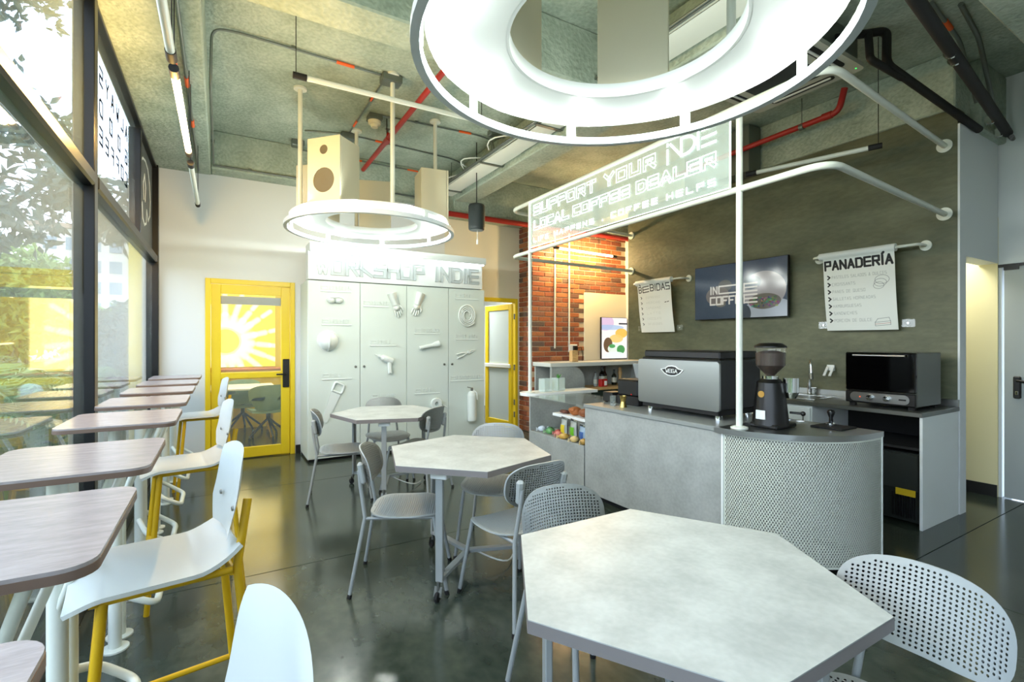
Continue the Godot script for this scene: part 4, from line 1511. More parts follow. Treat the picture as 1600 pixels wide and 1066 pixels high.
	s.prism(le, 0.835, 0.868, flat(Vector3.ZERO), true)
	s.span(P(3.2, 0.0, 4.60), P(3.85, 0.835, 4.76))
	solo("end_ledge", s, M.white, "white rounded ledge at the end of the display case beside the brick wall", "ledge")
	snacks()
	coffee_gear()

func loaf(called: String, label: String, at: Vector3, size: Vector3, m: Material, seed_: int) -> void:
	var s := MB.new()
	var r := RandomNumberGenerator.new()
	r.seed = seed_
	s.ball(at + Vector3(0, size.y * 0.5, 0), size / 2, 16, 9)
	for i in 4:
		s.ball(at + Vector3((r.randf() - 0.5) * size.x * 0.6, size.y * (0.55 + 0.15 * r.randf()), (r.randf() - 0.5) * size.z * 0.7), size * 0.27, 12, 7)
	solo(called, s, m, label, "pastry")

func pouch(at: Vector3, turn: float, w: float, h: float, m: Material, print_m: Material, label: String) -> void:
	var t := thing("snack_bag", label, "snack bag", at, turn, "snack bags in the display case")
	var s := MB.new()
	var f := func(u: float, v: float, sg: float) -> Vector3:
		var b: float = sin(PI * u) * sin(PI * clamp(v, 0.02, 0.98))
		return Vector3((u - 0.5) * w * (1.0 - 0.06 * sin(PI * v)), v * h, sg * (0.004 + 0.032 * pow(max(0.0, b), 0.7)))
	s.sheet(func(u: float, v: float) -> Vector3: return f.call(u, v, 1.0), 8, 12, 0.0)
	s.sheet(func(u: float, v: float) -> Vector3: return f.call(1.0 - u, v, -1.0), 8, 12, 0.0)
	part("pouch", s, m, t)
	s = MB.new()
	s.sheet(func(u: float, v: float) -> Vector3: return f.call(lerpf(0.16, 0.84, u), lerpf(0.3, 0.72, v), 1.05) + Vector3(0, 0, 0.001), 8, 8, 0.0)
	part("printed_label", s, print_m, t)
	s = MB.new()
	s.span(Vector3(-w / 2, h - 0.002, -0.003), Vector3(w / 2, h + 0.018, 0.003))
	part("crimped_seal", s, M.chrome, t)

func snacks() -> void:
	var face := -PI / 2 - 0.25
	loaf("bread_roll", "dark flat pastry on the display case shelf", P(3.13, 0.686, 4.16), Vector3(0.11, 0.035, 0.15), plain(Color(0.36, 0.20, 0.13), 0.6), 1)
	loaf("bread_roll", "golden crusty bun on the display case shelf beside the dark pastry", P(3.13, 0.686, 3.99), Vector3(0.12, 0.09, 0.14), plain(Color(0.62, 0.36, 0.16), 0.6), 2)
	loaf("bread_roll", "brown crusty bun in the middle of the display case shelf", P(3.13, 0.686, 3.84), Vector3(0.12, 0.085, 0.14), plain(Color(0.50, 0.28, 0.13), 0.6), 3)
	loaf("bread_roll", "pale golden pastry at the counter end of the display case shelf", P(3.13, 0.686, 3.68), Vector3(0.12, 0.10, 0.15), plain(Color(0.78, 0.55, 0.27), 0.6), 4)
	var foil := plain(Color(0.72, 0.74, 0.72), 0.25, 0.5)
	pouch(P(2.985, 0.471, 3.98), face, 0.15, 0.19, foil, plain(Color(0.80, 0.72, 0.14), 0.35), "silver snack bag with a yellow print in the display case")
	pouch(P(2.98, 0.471, 3.82), face, 0.15, 0.19, foil, plain(Color(0.36, 0.62, 0.12), 0.35), "silver snack bag with a lime green print in the display case")
	pouch(P(2.975, 0.471, 3.67), face, 0.14, 0.16, plain(Color(0.60, 0.68, 0.76), 0.3, 0.3), plain(Color(0.20, 0.33, 0.55), 0.35), "pale blue snack bag at the counter end of the display case")
	var i := 0
	for q in [[4.40, 0.0, Color(0.75, 0.80, 0.84), "silver"], [4.30, 0.03, Color(0.20, 0.42, 0.25), "dark green"], [4.22, -0.02, Color(0.38, 0.60, 0.36), "light green"], [4.13, 0.02, Color(0.62, 0.24, 0.20), "red"], [4.06, -0.03, Color(0.76, 0.44, 0.38), "pink"], [3.93, -0.06, Color(0.76, 0.60, 0.28), "golden"], [3.76, -0.06, Color(0.80, 0.70, 0.46), "straw coloured"], [3.62, -0.06, Color(0.66, 0.52, 0.24), "tan"]]:
		var w := thing("wrapped_snack", "small %s wrapped snack lying in the display case" % q[3], "snack", P(3.0 + q[1], 0.471, q[0]), 0.4 * sin(i * 2.1), "wrapped snacks in the display case")
		var s := MB.new()
		s.ball(Vector3(0, 0.03, 0), Vector3(0.055, 0.03, 0.036), 12, 8)
		part("wrapper", s, plain(q[2], 0.3), w)
		s = MB.new()
		for k in [-1, 1]:
			s.prism(PackedVector2Array([Vector2(k * 0.046, 0.03), Vector2(k * 0.078, 0.05), Vector2(k * 0.078, 0.01)]), -0.004, 0.004, Transform3D())
		part("twisted_end", s, plain(q[2].lightened(0.3), 0.3), w)
		i += 1

func coffee_gear() -> void:
	# espresso machine
	var t := thing("espresso_machine", "black espresso machine with a brushed steel front panel and oval badge", "espresso machine", P(3.05, 0.868, 2.65))
	var s := MB.new()
	s.cbox(Vector3(0.29, 0.26, 0), Vector3(0.50, 0.38, 0.76), 0.012)
	part("body", s, M.black, t)
	s = MB.new()
	s.cbox(Vector3(0.30, 0.475, -0.01), Vector3(0.46, 0.06, 0.74), 0.01)
	part("cup_rail", s, M.black, t)
	s = MB.new()
	s.prism(rrect(0.79, 0.36, 0.022), 0.0, 0.018, face_x(Vector3(0.035, 0.25, 0)), true)
	part("steel_panel", s, M.steel, t)
	s = MB.new()
	s.cbox(Vector3(0.27, 0.06, 0), Vector3(0.46, 0.05, 0.74), 0.005)
	part("drip_tray", s, M.black_matt, t)
	for k in [-0.33, 0.33]:
		for x in [0.10, 0.45]:
			s = MB.new()
			s.lathe([Vector2(0, 0), Vector2(0.028, 0), Vector2(0.026, 0.04), Vector2(0, 0.04)], 16, Transform3D(Basis(), Vector3(x, 0, k)))
			part("foot", s, M.chrome, t)
	var bp := PackedVector2Array([Vector2(-0.115, 0.012), Vector2(-0.07, 0.02), Vector2(-0.04, 0.04), Vector2(0, 0.045), Vector2(0.04, 0.04), Vector2(0.07, 0.02), Vector2(0.115, 0.012), Vector2(0.08, -0.02), Vector2(0.04, -0.038), Vector2(0, -0.042), Vector2(-0.04, -0.038), Vector2(-0.08, -0.02)])
	s = MB.new()
	s.prism(bp, 0.018, 0.024, face_x(Vector3(0.035, 0.345, -0.03)))
	var badge := part("badge", s, M.white, t)
	s = MB.new()
	var bp2 := PackedVector2Array()
	for q in bp:
		bp2.append(q * Vector2(0.86, 0.80))
	s.prism(bp2, 0.024, 0.027, face_x(Vector3(0.035, 0.345, -0.03)))
	part("badge_field", s, M.black, badge)
	s = MB.new()
	stroke_boxes(s, text_lines("WEGA", -0.056, 0.056, -0.013, 0.027), 0.0042, 0.002, face_x(Vector3(0.008, 0.345, -0.03)))
	part("badge_lettering", s, M.white, badge)
	# grinder
	t = thing("coffee_grinder", "black coffee grinder with a clear bean hopper behind the white post", "coffee grinder", P(3.20, 0.87, 1.95))
	s = MB.new()
	s.cbox(Vector3(0.02, 0.015, 0.0), Vector3(0.24, 0.03, 0.19), 0.008)
	part("foot_plate", s, M.black, t)
	s = MB.new()
	s.lathe([Vector2(0, 0.02), Vector2(0.115, 0.02), Vector2(0.11, 0.06), Vector2(0.085, 0.30), Vector2(0.06, 0.325), Vector2(0, 0.325)], 8, Transform3D(Basis(Vector3.UP, PI / 8), Vector3(-0.01, 0, 0)))
	part("housing", s, M.black, t)
	s = MB.new()
	s.lathe([Vector2(0, 0.32), Vector2(0.05, 0.32), Vector2(0.05, 0.345), Vector2(0, 0.345)], 20, Transform3D(Basis(), Vector3(-0.01, 0, 0)))
	part("collar", s, M.chrome, t)
	s = MB.new()
	s.lathe([Vector2(0.03, 0.345), Vector2(0.04, 0.36), Vector2(0.092, 0.415), Vector2(0.096, 0.535)], 24, Transform3D(Basis(), Vector3(-0.01, 0, 0)))
	part("hopper", s, pane_mat(Color(0.9, 0.9, 0.88), 0.02), t)
	s = MB.new()
	s.lathe([Vector2(0, 0.346), Vector2(0.028, 0.347), Vector2(0.037, 0.362), Vector2(0.087, 0.417), Vector2(0.090, 0.50), Vector2(0.04, 0.515), Vector2(0, 0.505)], 24, Transform3D(Basis(), Vector3(-0.01, 0, 0)))
	part("coffee_beans", s, mottled(Color(0.09, 0.05, 0.03), Color(0.30, 0.19, 0.12), 111, Vector3(0.12, 0.12, 0.12), 0.5, 0.06, 0.2, 0.5, 3.0), t)
	s = MB.new()
	s.lathe([Vector2(0, 0.537), Vector2(0.10, 0.535), Vector2(0.10, 0.545), Vector2(0.07, 0.565), Vector2(0, 0.57)], 24, Transform3D(Basis(), Vector3(-0.01, 0, 0)))
	part("hopper_lid", s, M.black, t)
	s = MB.new()
	s.lathe([Vector2(0.0, 0.20), Vector2(0.03, 0.20), Vector2(0.048, 0.24), Vector2(0.048, 0.335), Vector2(0, 0.335)], 18, Transform3D(Basis(), Vector3(0.06, 0, 0.10)))
	part("doser", s, M.chrome, t)
	s = MB.new()
	s.tube([Vector3(0.08, 0.10, 0.08), Vector3(0.10, 0.10, 0.15)], 0.008)
	s.ball(Vector3(0.102, 0.10, 0.155), Vector3(0.016, 0.016, 0.016), 10, 6)
	part("lever", s, M.black, t)
	s = MB.new()
	s.span(Vector3(-0.122, 0.06, -0.035), Vector3(-0.112, 0.12, 0.03), 0.002)
	part("maker_label", s, M.white, t)
	s = MB.new()
	s.prism(disc(0.022, 18), 0.0, 0.012, face_x(Vector3(-0.088, 0.225, -0.01)))
	part("round_badge", s, plain(Color(0.72, 0.55, 0.25), 0.4), t)
	s = MB.new()
	s.span(Vector3(-0.105, 0.028, -0.05), Vector3(-0.098, 0.036, 0.05))
	part("red_line", s, plain(Color(0.7, 0.08, 0.06), 0.4), t)
	# tamper on a rubber mat
	s = MB.new()
	s.cbox(P(3.53, 0.875, 1.72), Vector3(0.20, 0.010, 0.20), 0.004)
	solo("rubber_mat", s, M.rubber, "flat black rubber mat on the rounded steel end of the counter", "mat")
	t = thing("tamper", "black handled coffee tamper standing on the rubber mat", "tamper", P(3.54, 0.881, 1.74))
	s = MB.new()
	s.lathe([Vector2(0, 0), Vector2(0.03, 0), Vector2(0.03, 0.014), Vector2(0.012, 0.02), Vector2(0, 0.02)], 18)
	part("base", s, M.chrome, t)
	s = MB.new()
	s.lathe([Vector2(0, 0.018), Vector2(0.013, 0.02), Vector2(0.011, 0.05), Vector2(0.02, 0.075), Vector2(0.024, 0.09), Vector2(0.018, 0.102), Vector2(0, 0.106)], 18, Transform3D(), true)
	part("handle", s, M.black, t)
	# till and printer
	t = thing("receipt_printer", "black receipt printer beside the espresso machine", "printer", P(3.30, 0.868, 3.30))
	s = MB.new()
	s.cbox(Vector3(0, 0.155, 0), Vector3(0.24, 0.15, 0.26), 0.015)
	part("body", s, M.black, t)
	s = MB.new()
	s.cbox(Vector3(0.02, 0.04, 0.0), Vector3(0.28, 0.08, 0.28), 0.006)
	part("stand", s, M.black_matt, t)
	s = MB.new()
	s.cbox(Vector3(-0.123, 0.10, 0.06), Vector3(0.004, 0.012, 0.012), 0.001)
	part("power_light", s, plain(Color(0.8, 0.1, 0.05), 0.4), t)
	t = thing("card_terminal", "small black card terminal box beside the receipt printer", "terminal", P(3.22, 0.868, 3.52))
	s = MB.new()
	s.cbox(Vector3(0, 0.055, 0), Vector3(0.16, 0.09, 0.13), 0.008)
	part("body", s, M.black, t)
	for q in [[-0.05, -0.04], [0.05, -0.04], [-0.05, 0.04], [0.05, 0.04]]:
		s = MB.new()
		s.span(Vector3(q[0] - 0.01, 0, q[1] - 0.01), Vector3(q[0] + 0.01, 0.012, q[1] + 0.01))
		part("foot", s, M.rubber, t)
	s = MB.new()
	s.lathe([Vector2(0, 0), Vector2(0.032, 0), Vector2(0.022, 0.05), Vector2(0.032, 0.10), Vector2(0.026, 0.10), Vector2(0.017, 0.05), Vector2(0.026, 0.006), Vector2(0, 0.006)], 18, Transform3D(Basis(), P(3.04, 0.868, 3.20)))
	solo("measuring_cup", s, plain(Color(0.72, 0.62, 0.35), 0.2, 0.9), "brass waisted measuring cup in front of the receipt printer", "cup")
	s = MB.new()
	s.lathe([Vector2(0, 0), Vector2(0.026, 0), Vector2(0.028, 0.09), Vector2(0.025, 0.09), Vector2(0.023, 0.005), Vector2(0, 0.005)], 18, Transform3D(Basis(), P(3.03, 0.868, 3.32)))
	solo("water_glass", s, M.clear, "small clear glass beside the brass measuring cup", "glass")
	# laptop
	t = thing("laptop", "open silver laptop with stickers behind the receipt printer", "laptop", P(3.55, 0.868, 3.36))
	s = MB.new()
	s.span(Vector3(0.0, 0.13, -0.17), Vector3(0.24, 0.145, 0.17), 0.003)
	s.span(Vector3(0.02, 0.0, -0.15), Vector3(0.20, 0.13, 0.15))
	part("base", s, M.dull_steel, t)
	s = MB.new()
	var lid := Transform3D(Basis(Vector3(0, 0, 1), Vector3(-0.3, 0.954, 0), Vector3(-0.954, -0.3, 0)), Vector3(0.0, 0.145, 0))
	s.prism(rrect(0.34, 0.23, 0.012), -0.004, 0.004, lid * Transform3D(Basis(), Vector3(0, 0.115, 0)), true)
	part("lid", s, plain(Color(0.62, 0.65, 0.66), 0.35, 0.4), t)
	for q in [[-0.08, 0.12, 0, Color(0.12, 0.30, 0.55)], [0.05, 0.11, 1, Color(0.85, 0.87, 0.86)], [0.14, 0.05, 1, Color(0.75, 0.2, 0.1)]]:
		s = MB.new()
		s.prism(disc(0.034 if q[3].b > 0.5 else 0.02, 20) if q[2] == 1 else rrect(0.055, 0.075, 0.006), 0.004, 0.0055, lid * Transform3D(Basis(), Vector3(q[0], q[1], 0)))
		part("sticker", s, plain(q[3], 0.4), t)
	# clear acrylic holders on the ledge
	for q in [[3.22, 4.66, "clear acrylic box holder on the white ledge beside the post"], [3.42, 4.68, "clear acrylic straw holder on the white ledge"]]:
		t = thing("acrylic_holder", q[2], "holder", P(q[0], 0.868, q[1]), 0.2)
		s = MB.new()
		for w in [[-0.06, 0, -0.05, 0.06, 0.15, -0.046], [-0.06, 0, 0.046, 0.06, 0.15, 0.05], [-0.06, 0, -0.046, -0.056, 0.15, 0.046], [0.056, 0, -0.046, 0.06, 0.15, 0.046]]:
			s.span(Vector3(w[0], w[1], w[2]), Vector3(w[3], w[4], w[5]))
		part("wall", s, M.acrylic, t)
		s = MB.new()
		s.span(Vector3(-0.06, 0, -0.05), Vector3(0.06, 0.004, 0.05))
		part("bottom", s, M.acrylic, t)
	s = MB.new()
	for k in 5:
		leaf_blade(s, P(3.42, 0.99, 4.68), Vector3(sin(k * 1.3) * 0.6, 1, cos(k * 1.3) * 0.6).normalized(), Vector3(cos(k * 1.3), 0, -sin(k * 1.3)), 0.09, 0.012)
	s.tube([P(3.42, 0.873, 4.68), P(3.42, 1.0, 4.68)], 0.005, 6)
	solo("plant_sprig", s, plain(Color(0.25, 0.5, 0.2), 0.6), "little green plant sprig in the clear straw holder", "plant")

# ---------------------------------------------------------------- back counter along the green wall
func back_bar() -> void:
	var t := thing("back_counter", "stainless steel topped back counter with white panels along the green wall", "counter", Vector3.ZERO)
	var s := MB.new()
	s.span(P(4.57, 0.865, 1.60), P(5.295, 0.90, 3.62), 0.003)
	part("steel_top", s, M.dull_steel, t)
	s = MB.new()
	s.span(P(5.27, 0.90, 1.60), P(5.295, 0.96, 3.62), 0.002)
	part("splashback", s, M.steel, t)
	s = MB.new()
	s.span(P(4.59, 0.0, 1.605), P(5.28, 0.865, 1.625), 0.002)
	part("end_panel", s, M.white, t)
	s = MB.new()
	s.span(P(4.60, 0.06, 2.42), P(5.28, 0.865, 3.60), 0.002)
	part("carcass", s, M.white, t)
	for d in [2.43, 3.02]:
		s = MB.new()
		s.span(P(4.58, 0.08, d), P(4.60, 0.84, d + 0.57), 0.002)
		var dr := part("door", s, M.white, t)
		s = MB.new()
		s.tube([P(4.56, 0.70, d + 0.05), P(4.56, 0.80, d + 0.05)], 0.006, 8)
		part("handle", s, M.steel, dr)
	s = MB.new()
	s.span(P(5.24, 0.0, 1.625), P(5.28, 0.865, 2.42)); s.span(P(4.62, 0.60, 1.625), P(5.24, 0.62, 2.42))
	part("dark_shelf", s, M.black_matt, t)
	# sink rim
	s = MB.new()
	for r in [[4.76, 2.48, 5.14, 2.50], [4.76, 2.93, 5.14, 2.95], [4.76, 2.50, 4.78, 2.93], [5.12, 2.50, 5.14, 2.93]]:
		s.span(P(r[0], 0.898, r[1]), P(r[2], 0.906, r[3]), 0.002)
	part("sink_rim", s, M.chrome, t)
	# ice machine under the top
	var im := thing("ice_machine", "dark steel ice machine with vents and a yellow sticker under the back counter", "ice machine", P(4.62, 0, 1.85))
	s = MB.new()
	s.span(Vector3(0.02, 0.03, -0.21), Vector3(0.58, 0.57, 0.21), 0.006)
	part("body", s, plain(Color(0.20, 0.22, 0.21), 0.4, 0.6), im)
	s = MB.new()
	s.span(Vector3(0.0, 0.28, -0.205), Vector3(0.02, 0.56, 0.205), 0.004)
	part("door", s, plain(Color(0.24, 0.26, 0.25), 0.35, 0.6), im)
	for k in [-1, 1]:
		for i in 9:
			s = MB.new()
			var z: float = k * 0.105 - 0.075 + i * 0.018
			s.span(Vector3(0.008, 0.06, z), Vector3(0.022, 0.25, z + 0.009))
			part("vent_slat", s, M.black, im)
	s = MB.new()
	s.span(Vector3(-0.002, 0.235, 0.06), Vector3(0.0, 0.287, 0.19))
	part("yellow_sticker", s, plain(Color(0.78, 0.66, 0.10), 0.5), im)
	# countertop oven
	var ov := thing("countertop_oven", "black and silver countertop oven with two round knobs on the steel back counter", "oven", P(4.65, 0.90, 1.92))
	s = MB.new()
	s.span(Vector3(0.03, 0.025, -0.25), Vector3(0.48, 0.455, 0.25), 0.006)
	part("casing", s, plain(Color(0.42, 0.43, 0.41), 0.35, 0.8), ov)
	s = MB.new()
	s.span(Vector3(0.0, 0.135, -0.25), Vector3(0.032, 0.455, 0.25), 0.008)
	var od := part("door", s, plain(Color(0.012, 0.012, 0.014), 0.06), ov)
	s = MB.new()
	s.tube([Vector3(-0.025, 0.43, -0.18), Vector3(-0.025, 0.43, 0.19)], 0.009)
	part("handle", s, M.steel, od)
	s = MB.new()
	s.span(Vector3(0.0, 0.03, -0.25), Vector3(0.032, 0.13, 0.25), 0.006)
	var pn := part("control_panel", s, M.black, ov)
	s = MB.new()
	s.prism(rrect(0.42, 0.075, 0.035), 0.0, 0.004, face_x(Vector3(0.0, 0.08, 0.0)), true)
	part("silver_plate", s, M.steel, pn)
	for z in [-0.06, 0.06]:
		s = MB.new()
		s.lathe([Vector2(0, 0), Vector2(0.026, 0), Vector2(0.022, 0.022), Vector2(0, 0.024)], 18, Transform3D(Basis(Vector3(0, 0, 1), Vector3(-1, 0, 0), Vector3(0, -1, 0)), Vector3(-0.004, 0.08, z)))
		part("knob", s, M.chrome, pn)
	s = MB.new()
	s.prism(rrect(0.05, 0.012, 0.004), 0.004, 0.006, face_x(Vector3(0.0, 0.08, 0.165)))
	part("brand_plate", s, M.black, pn)
	s = MB.new()
	s.ball(Vector3(-0.006, 0.08, -0.135), Vector3(0.005, 0.005, 0.005), 8, 6)
	part("indicator_light", s, glow(Color(1.0, 0.35, 0.1), 1.5), pn)
	for q in [[0.05, -0.21], [0.05, 0.21], [0.44, -0.21], [0.44, 0.21]]:
		s = MB.new()
		s.span(Vector3(q[0] - 0.02, 0.0, q[1] - 0.02), Vector3(q[0] + 0.02, 0.026, q[1] + 0.02))
		part("foot", s, M.rubber, ov)
	# tap
	var tp := thing("kitchen_tap", "tall chrome swan neck tap at the back counter sink", "tap", P(5.20, 0.90, 2.76))
	s = MB.new()
	s.lathe([Vector2(0, 0), Vector2(0.03, 0), Vector2(0.03, 0.008), Vector2(0.022, 0.012), Vector2(0.022, 0.12), Vector2(0, 0.12)], 18)
	part("base", s, M.chrome, tp)
	s = MB.new()
	var nk := [Vector3(0, 0.10, 0)]
	for i in 13:
		var a := PI * i / 12.0
		nk.append(Vector3(-0.045 + 0.045 * cos(a), 0.30 + 0.06 * sin(a), 0.03 - 0.03 * cos(a)))
	nk.append(Vector3(-0.10, 0.22, 0.07))
	s.tube(nk, 0.012, 12)
	part("neck", s, M.chrome, tp)
	s = MB.new()
	s.tube([Vector3(-0.098, 0.225, 0.068), Vector3(-0.115, 0.165, 0.08)], 0.017, 12)
	part("spray_head", s, M.dull_steel, tp)
	s = MB.new()
	s.tube([Vector3(0, 0.07, 0), Vector3(0, 0.075, 0.07)], 0.009)
	part("lever", s, M.chrome, tp)
	# small white holder on the wall
	var wh := thing("wall_holder", "small white forked holder fixed on the green wall beside the tap", "holder", P(5.298, 1.10, 2.60))
	s = MB.new()
	s.span(Vector3(-0.02, 0.05, -0.035), Vector3(0.0, 0.11, 0.035), 0.003)
	part("back_plate", s, M.white, wh)
	for k in [-0.026, 0.026]:
		s = MB.new()
		s.bar(Vector3(-0.015, 0.09, k), Vector3(-0.09, 0.0, k), 0.024, 0.012)
		part("prong", s, M.white, wh)
	# screen with the cafe's name
	var im2 := Image.create(512, 282, false, Image.FORMAT_RGB8)
	var r := RandomNumberGenerator.new()
	r.seed = 4
	for y in 282:
		for x in 512:
			var n := r.randf() * 0.10
			im2.set_pixel(x, y, Color(0.12 + n, 0.20 + n, 0.29 + n))
	paint_ellipse(im2, Vector2(140, 160), Vector2(70, 50), Color(0.55, 0.49, 0.44, 0.8))
	paint_ellipse(im2, Vector2(185, 110), Vector2(40, 30), Color(0.45, 0.42, 0.36, 0.7))
	paint_ellipse(im2, Vector2(160, 205), Vector2(30, 16), Color(0.50, 0.47, 0.40, 0.8))
	paint_ellipse(im2, Vector2(420, 250), Vector2(130, 60), Color(0.72, 0.77, 0.80, 0.95))
	paint_ellipse(im2, Vector2(395, 150), Vector2(112, 92), Color(0.66, 0.64, 0.63, 0.95))
	paint_ellipse(im2, Vector2(330, 108), Vector2(54, 34), Color(0.20, 0.28, 0.34, 0.95))
	paint_ellipse(im2, Vector2(400, 205), Vector2(82, 38), Color(0.36, 0.34, 0.28, 0.95))
	for i in 90:
		paint_ellipse(im2, Vector2(330 + r.randf() * 140, 185 + r.randf() * 45), Vector2(3 + r.randf() * 6, 2 + r.randf() * 4), Color(r.randf() * 0.7, r.randf() * 0.7, r.randf() * 0.6, 0.7))
	paint_ellipse(im2, Vector2(300, 262), Vector2(30, 44), Color(0.12, 0.19, 0.27, 1.0))
	var wht := Color(0.97, 0.96, 0.90)
	paint_line(im2, PackedVector2Array([Vector2(101, 112), Vector2(101, 150)]), 8, wht)
	paint_text(im2, "N", 115, 138, 150, 38, 7, wht)
	for k in [Vector2(150, 112), Vector2(150, 150)]:
		paint_line(im2, PackedVector2Array([k, k + Vector2(108, 0)]), 8, wht)
	paint_line(im2, PackedVector2Array([Vector2(150, 112), Vector2(150, 150)]), 8, wht)
	paint_line(im2, PackedVector2Array([Vector2(258, 112), Vector2(258, 150)]), 8, wht)
	paint_line(im2, PackedVector2Array([Vector2(276, 110), Vector2(276, 152)]), 9, wht)
	for k in 3:
		paint_line(im2, PackedVector2Array([Vector2(294, 112 + k * 19), Vector2(362, 112 + k * 19)]), 8, wht)
	paint_line(im2, PackedVector2Array([Vector2(294, 110), Vector2(294, 152)]), 8, wht)
	paint_text(im2, "COFFE", 98, 276, 206, 38, 9, wht, 0.35)
	for k in 3:
		paint_line(im2, PackedVector2Array([Vector2(294, 168 + k * 19), Vector2(362, 168 + k * 19)]), 8, wht)
	paint_line(im2, PackedVector2Array([Vector2(294, 166), Vector2(294, 208)]), 8, wht)
	screen("wall_television", "wide television showing the cafe's name over a hand on the green wall", face_x(P(5.22, 2.045, 3.59)), 1.20, 0.665, im2, 0.55)
	var br := MB.new()
	br.span(P(5.245, 1.9, 3.4), P(5.30, 2.2, 3.78))
	solo("television_bracket", br, M.black, "black bracket behind the wide television", "bracket")
	paper_sign(P(5.16, 2.285, 2.31), 0.60, 0.73, "PANADERÍA")
	paper_sign(P(5.16, 2.275, 4.83), 0.60, 0.70, "BEBIDAS")

func screen(called: String, label: String, xf: Transform3D, w: float, h: float, im: Image, e: float) -> void:
	var t := thing(called, label, "television", Vector3.ZERO)
	t.transform = xf
	var s := MB.new()
	s.cbox(Vector3(0, 0, -0.012), Vector3(w, h, 0.04), 0.005)
	part("housing", s, M.black, t)
	var tex := ImageTexture.create_from_image(im)
	var m := plain(Color(0.05, 0.05, 0.05), 0.12)
	m.emission_enabled = true
	m.emission = Color.BLACK
	m.emission_texture = tex
	m.emission_operator = BaseMaterial3D.EMISSION_OP_ADD
	m.emission_energy_multiplier = e
	s = MB.new()
	var a := w / 2 - 0.008; var b := h / 2 - 0.008
	s.quad_uv(Vector3(-a, -b, 0.0085), Vector3(a, -b, 0.0085), Vector3(a, b, 0.0085), Vector3(-a, b, 0.0085))
	part("lit_screen", s, m, t)

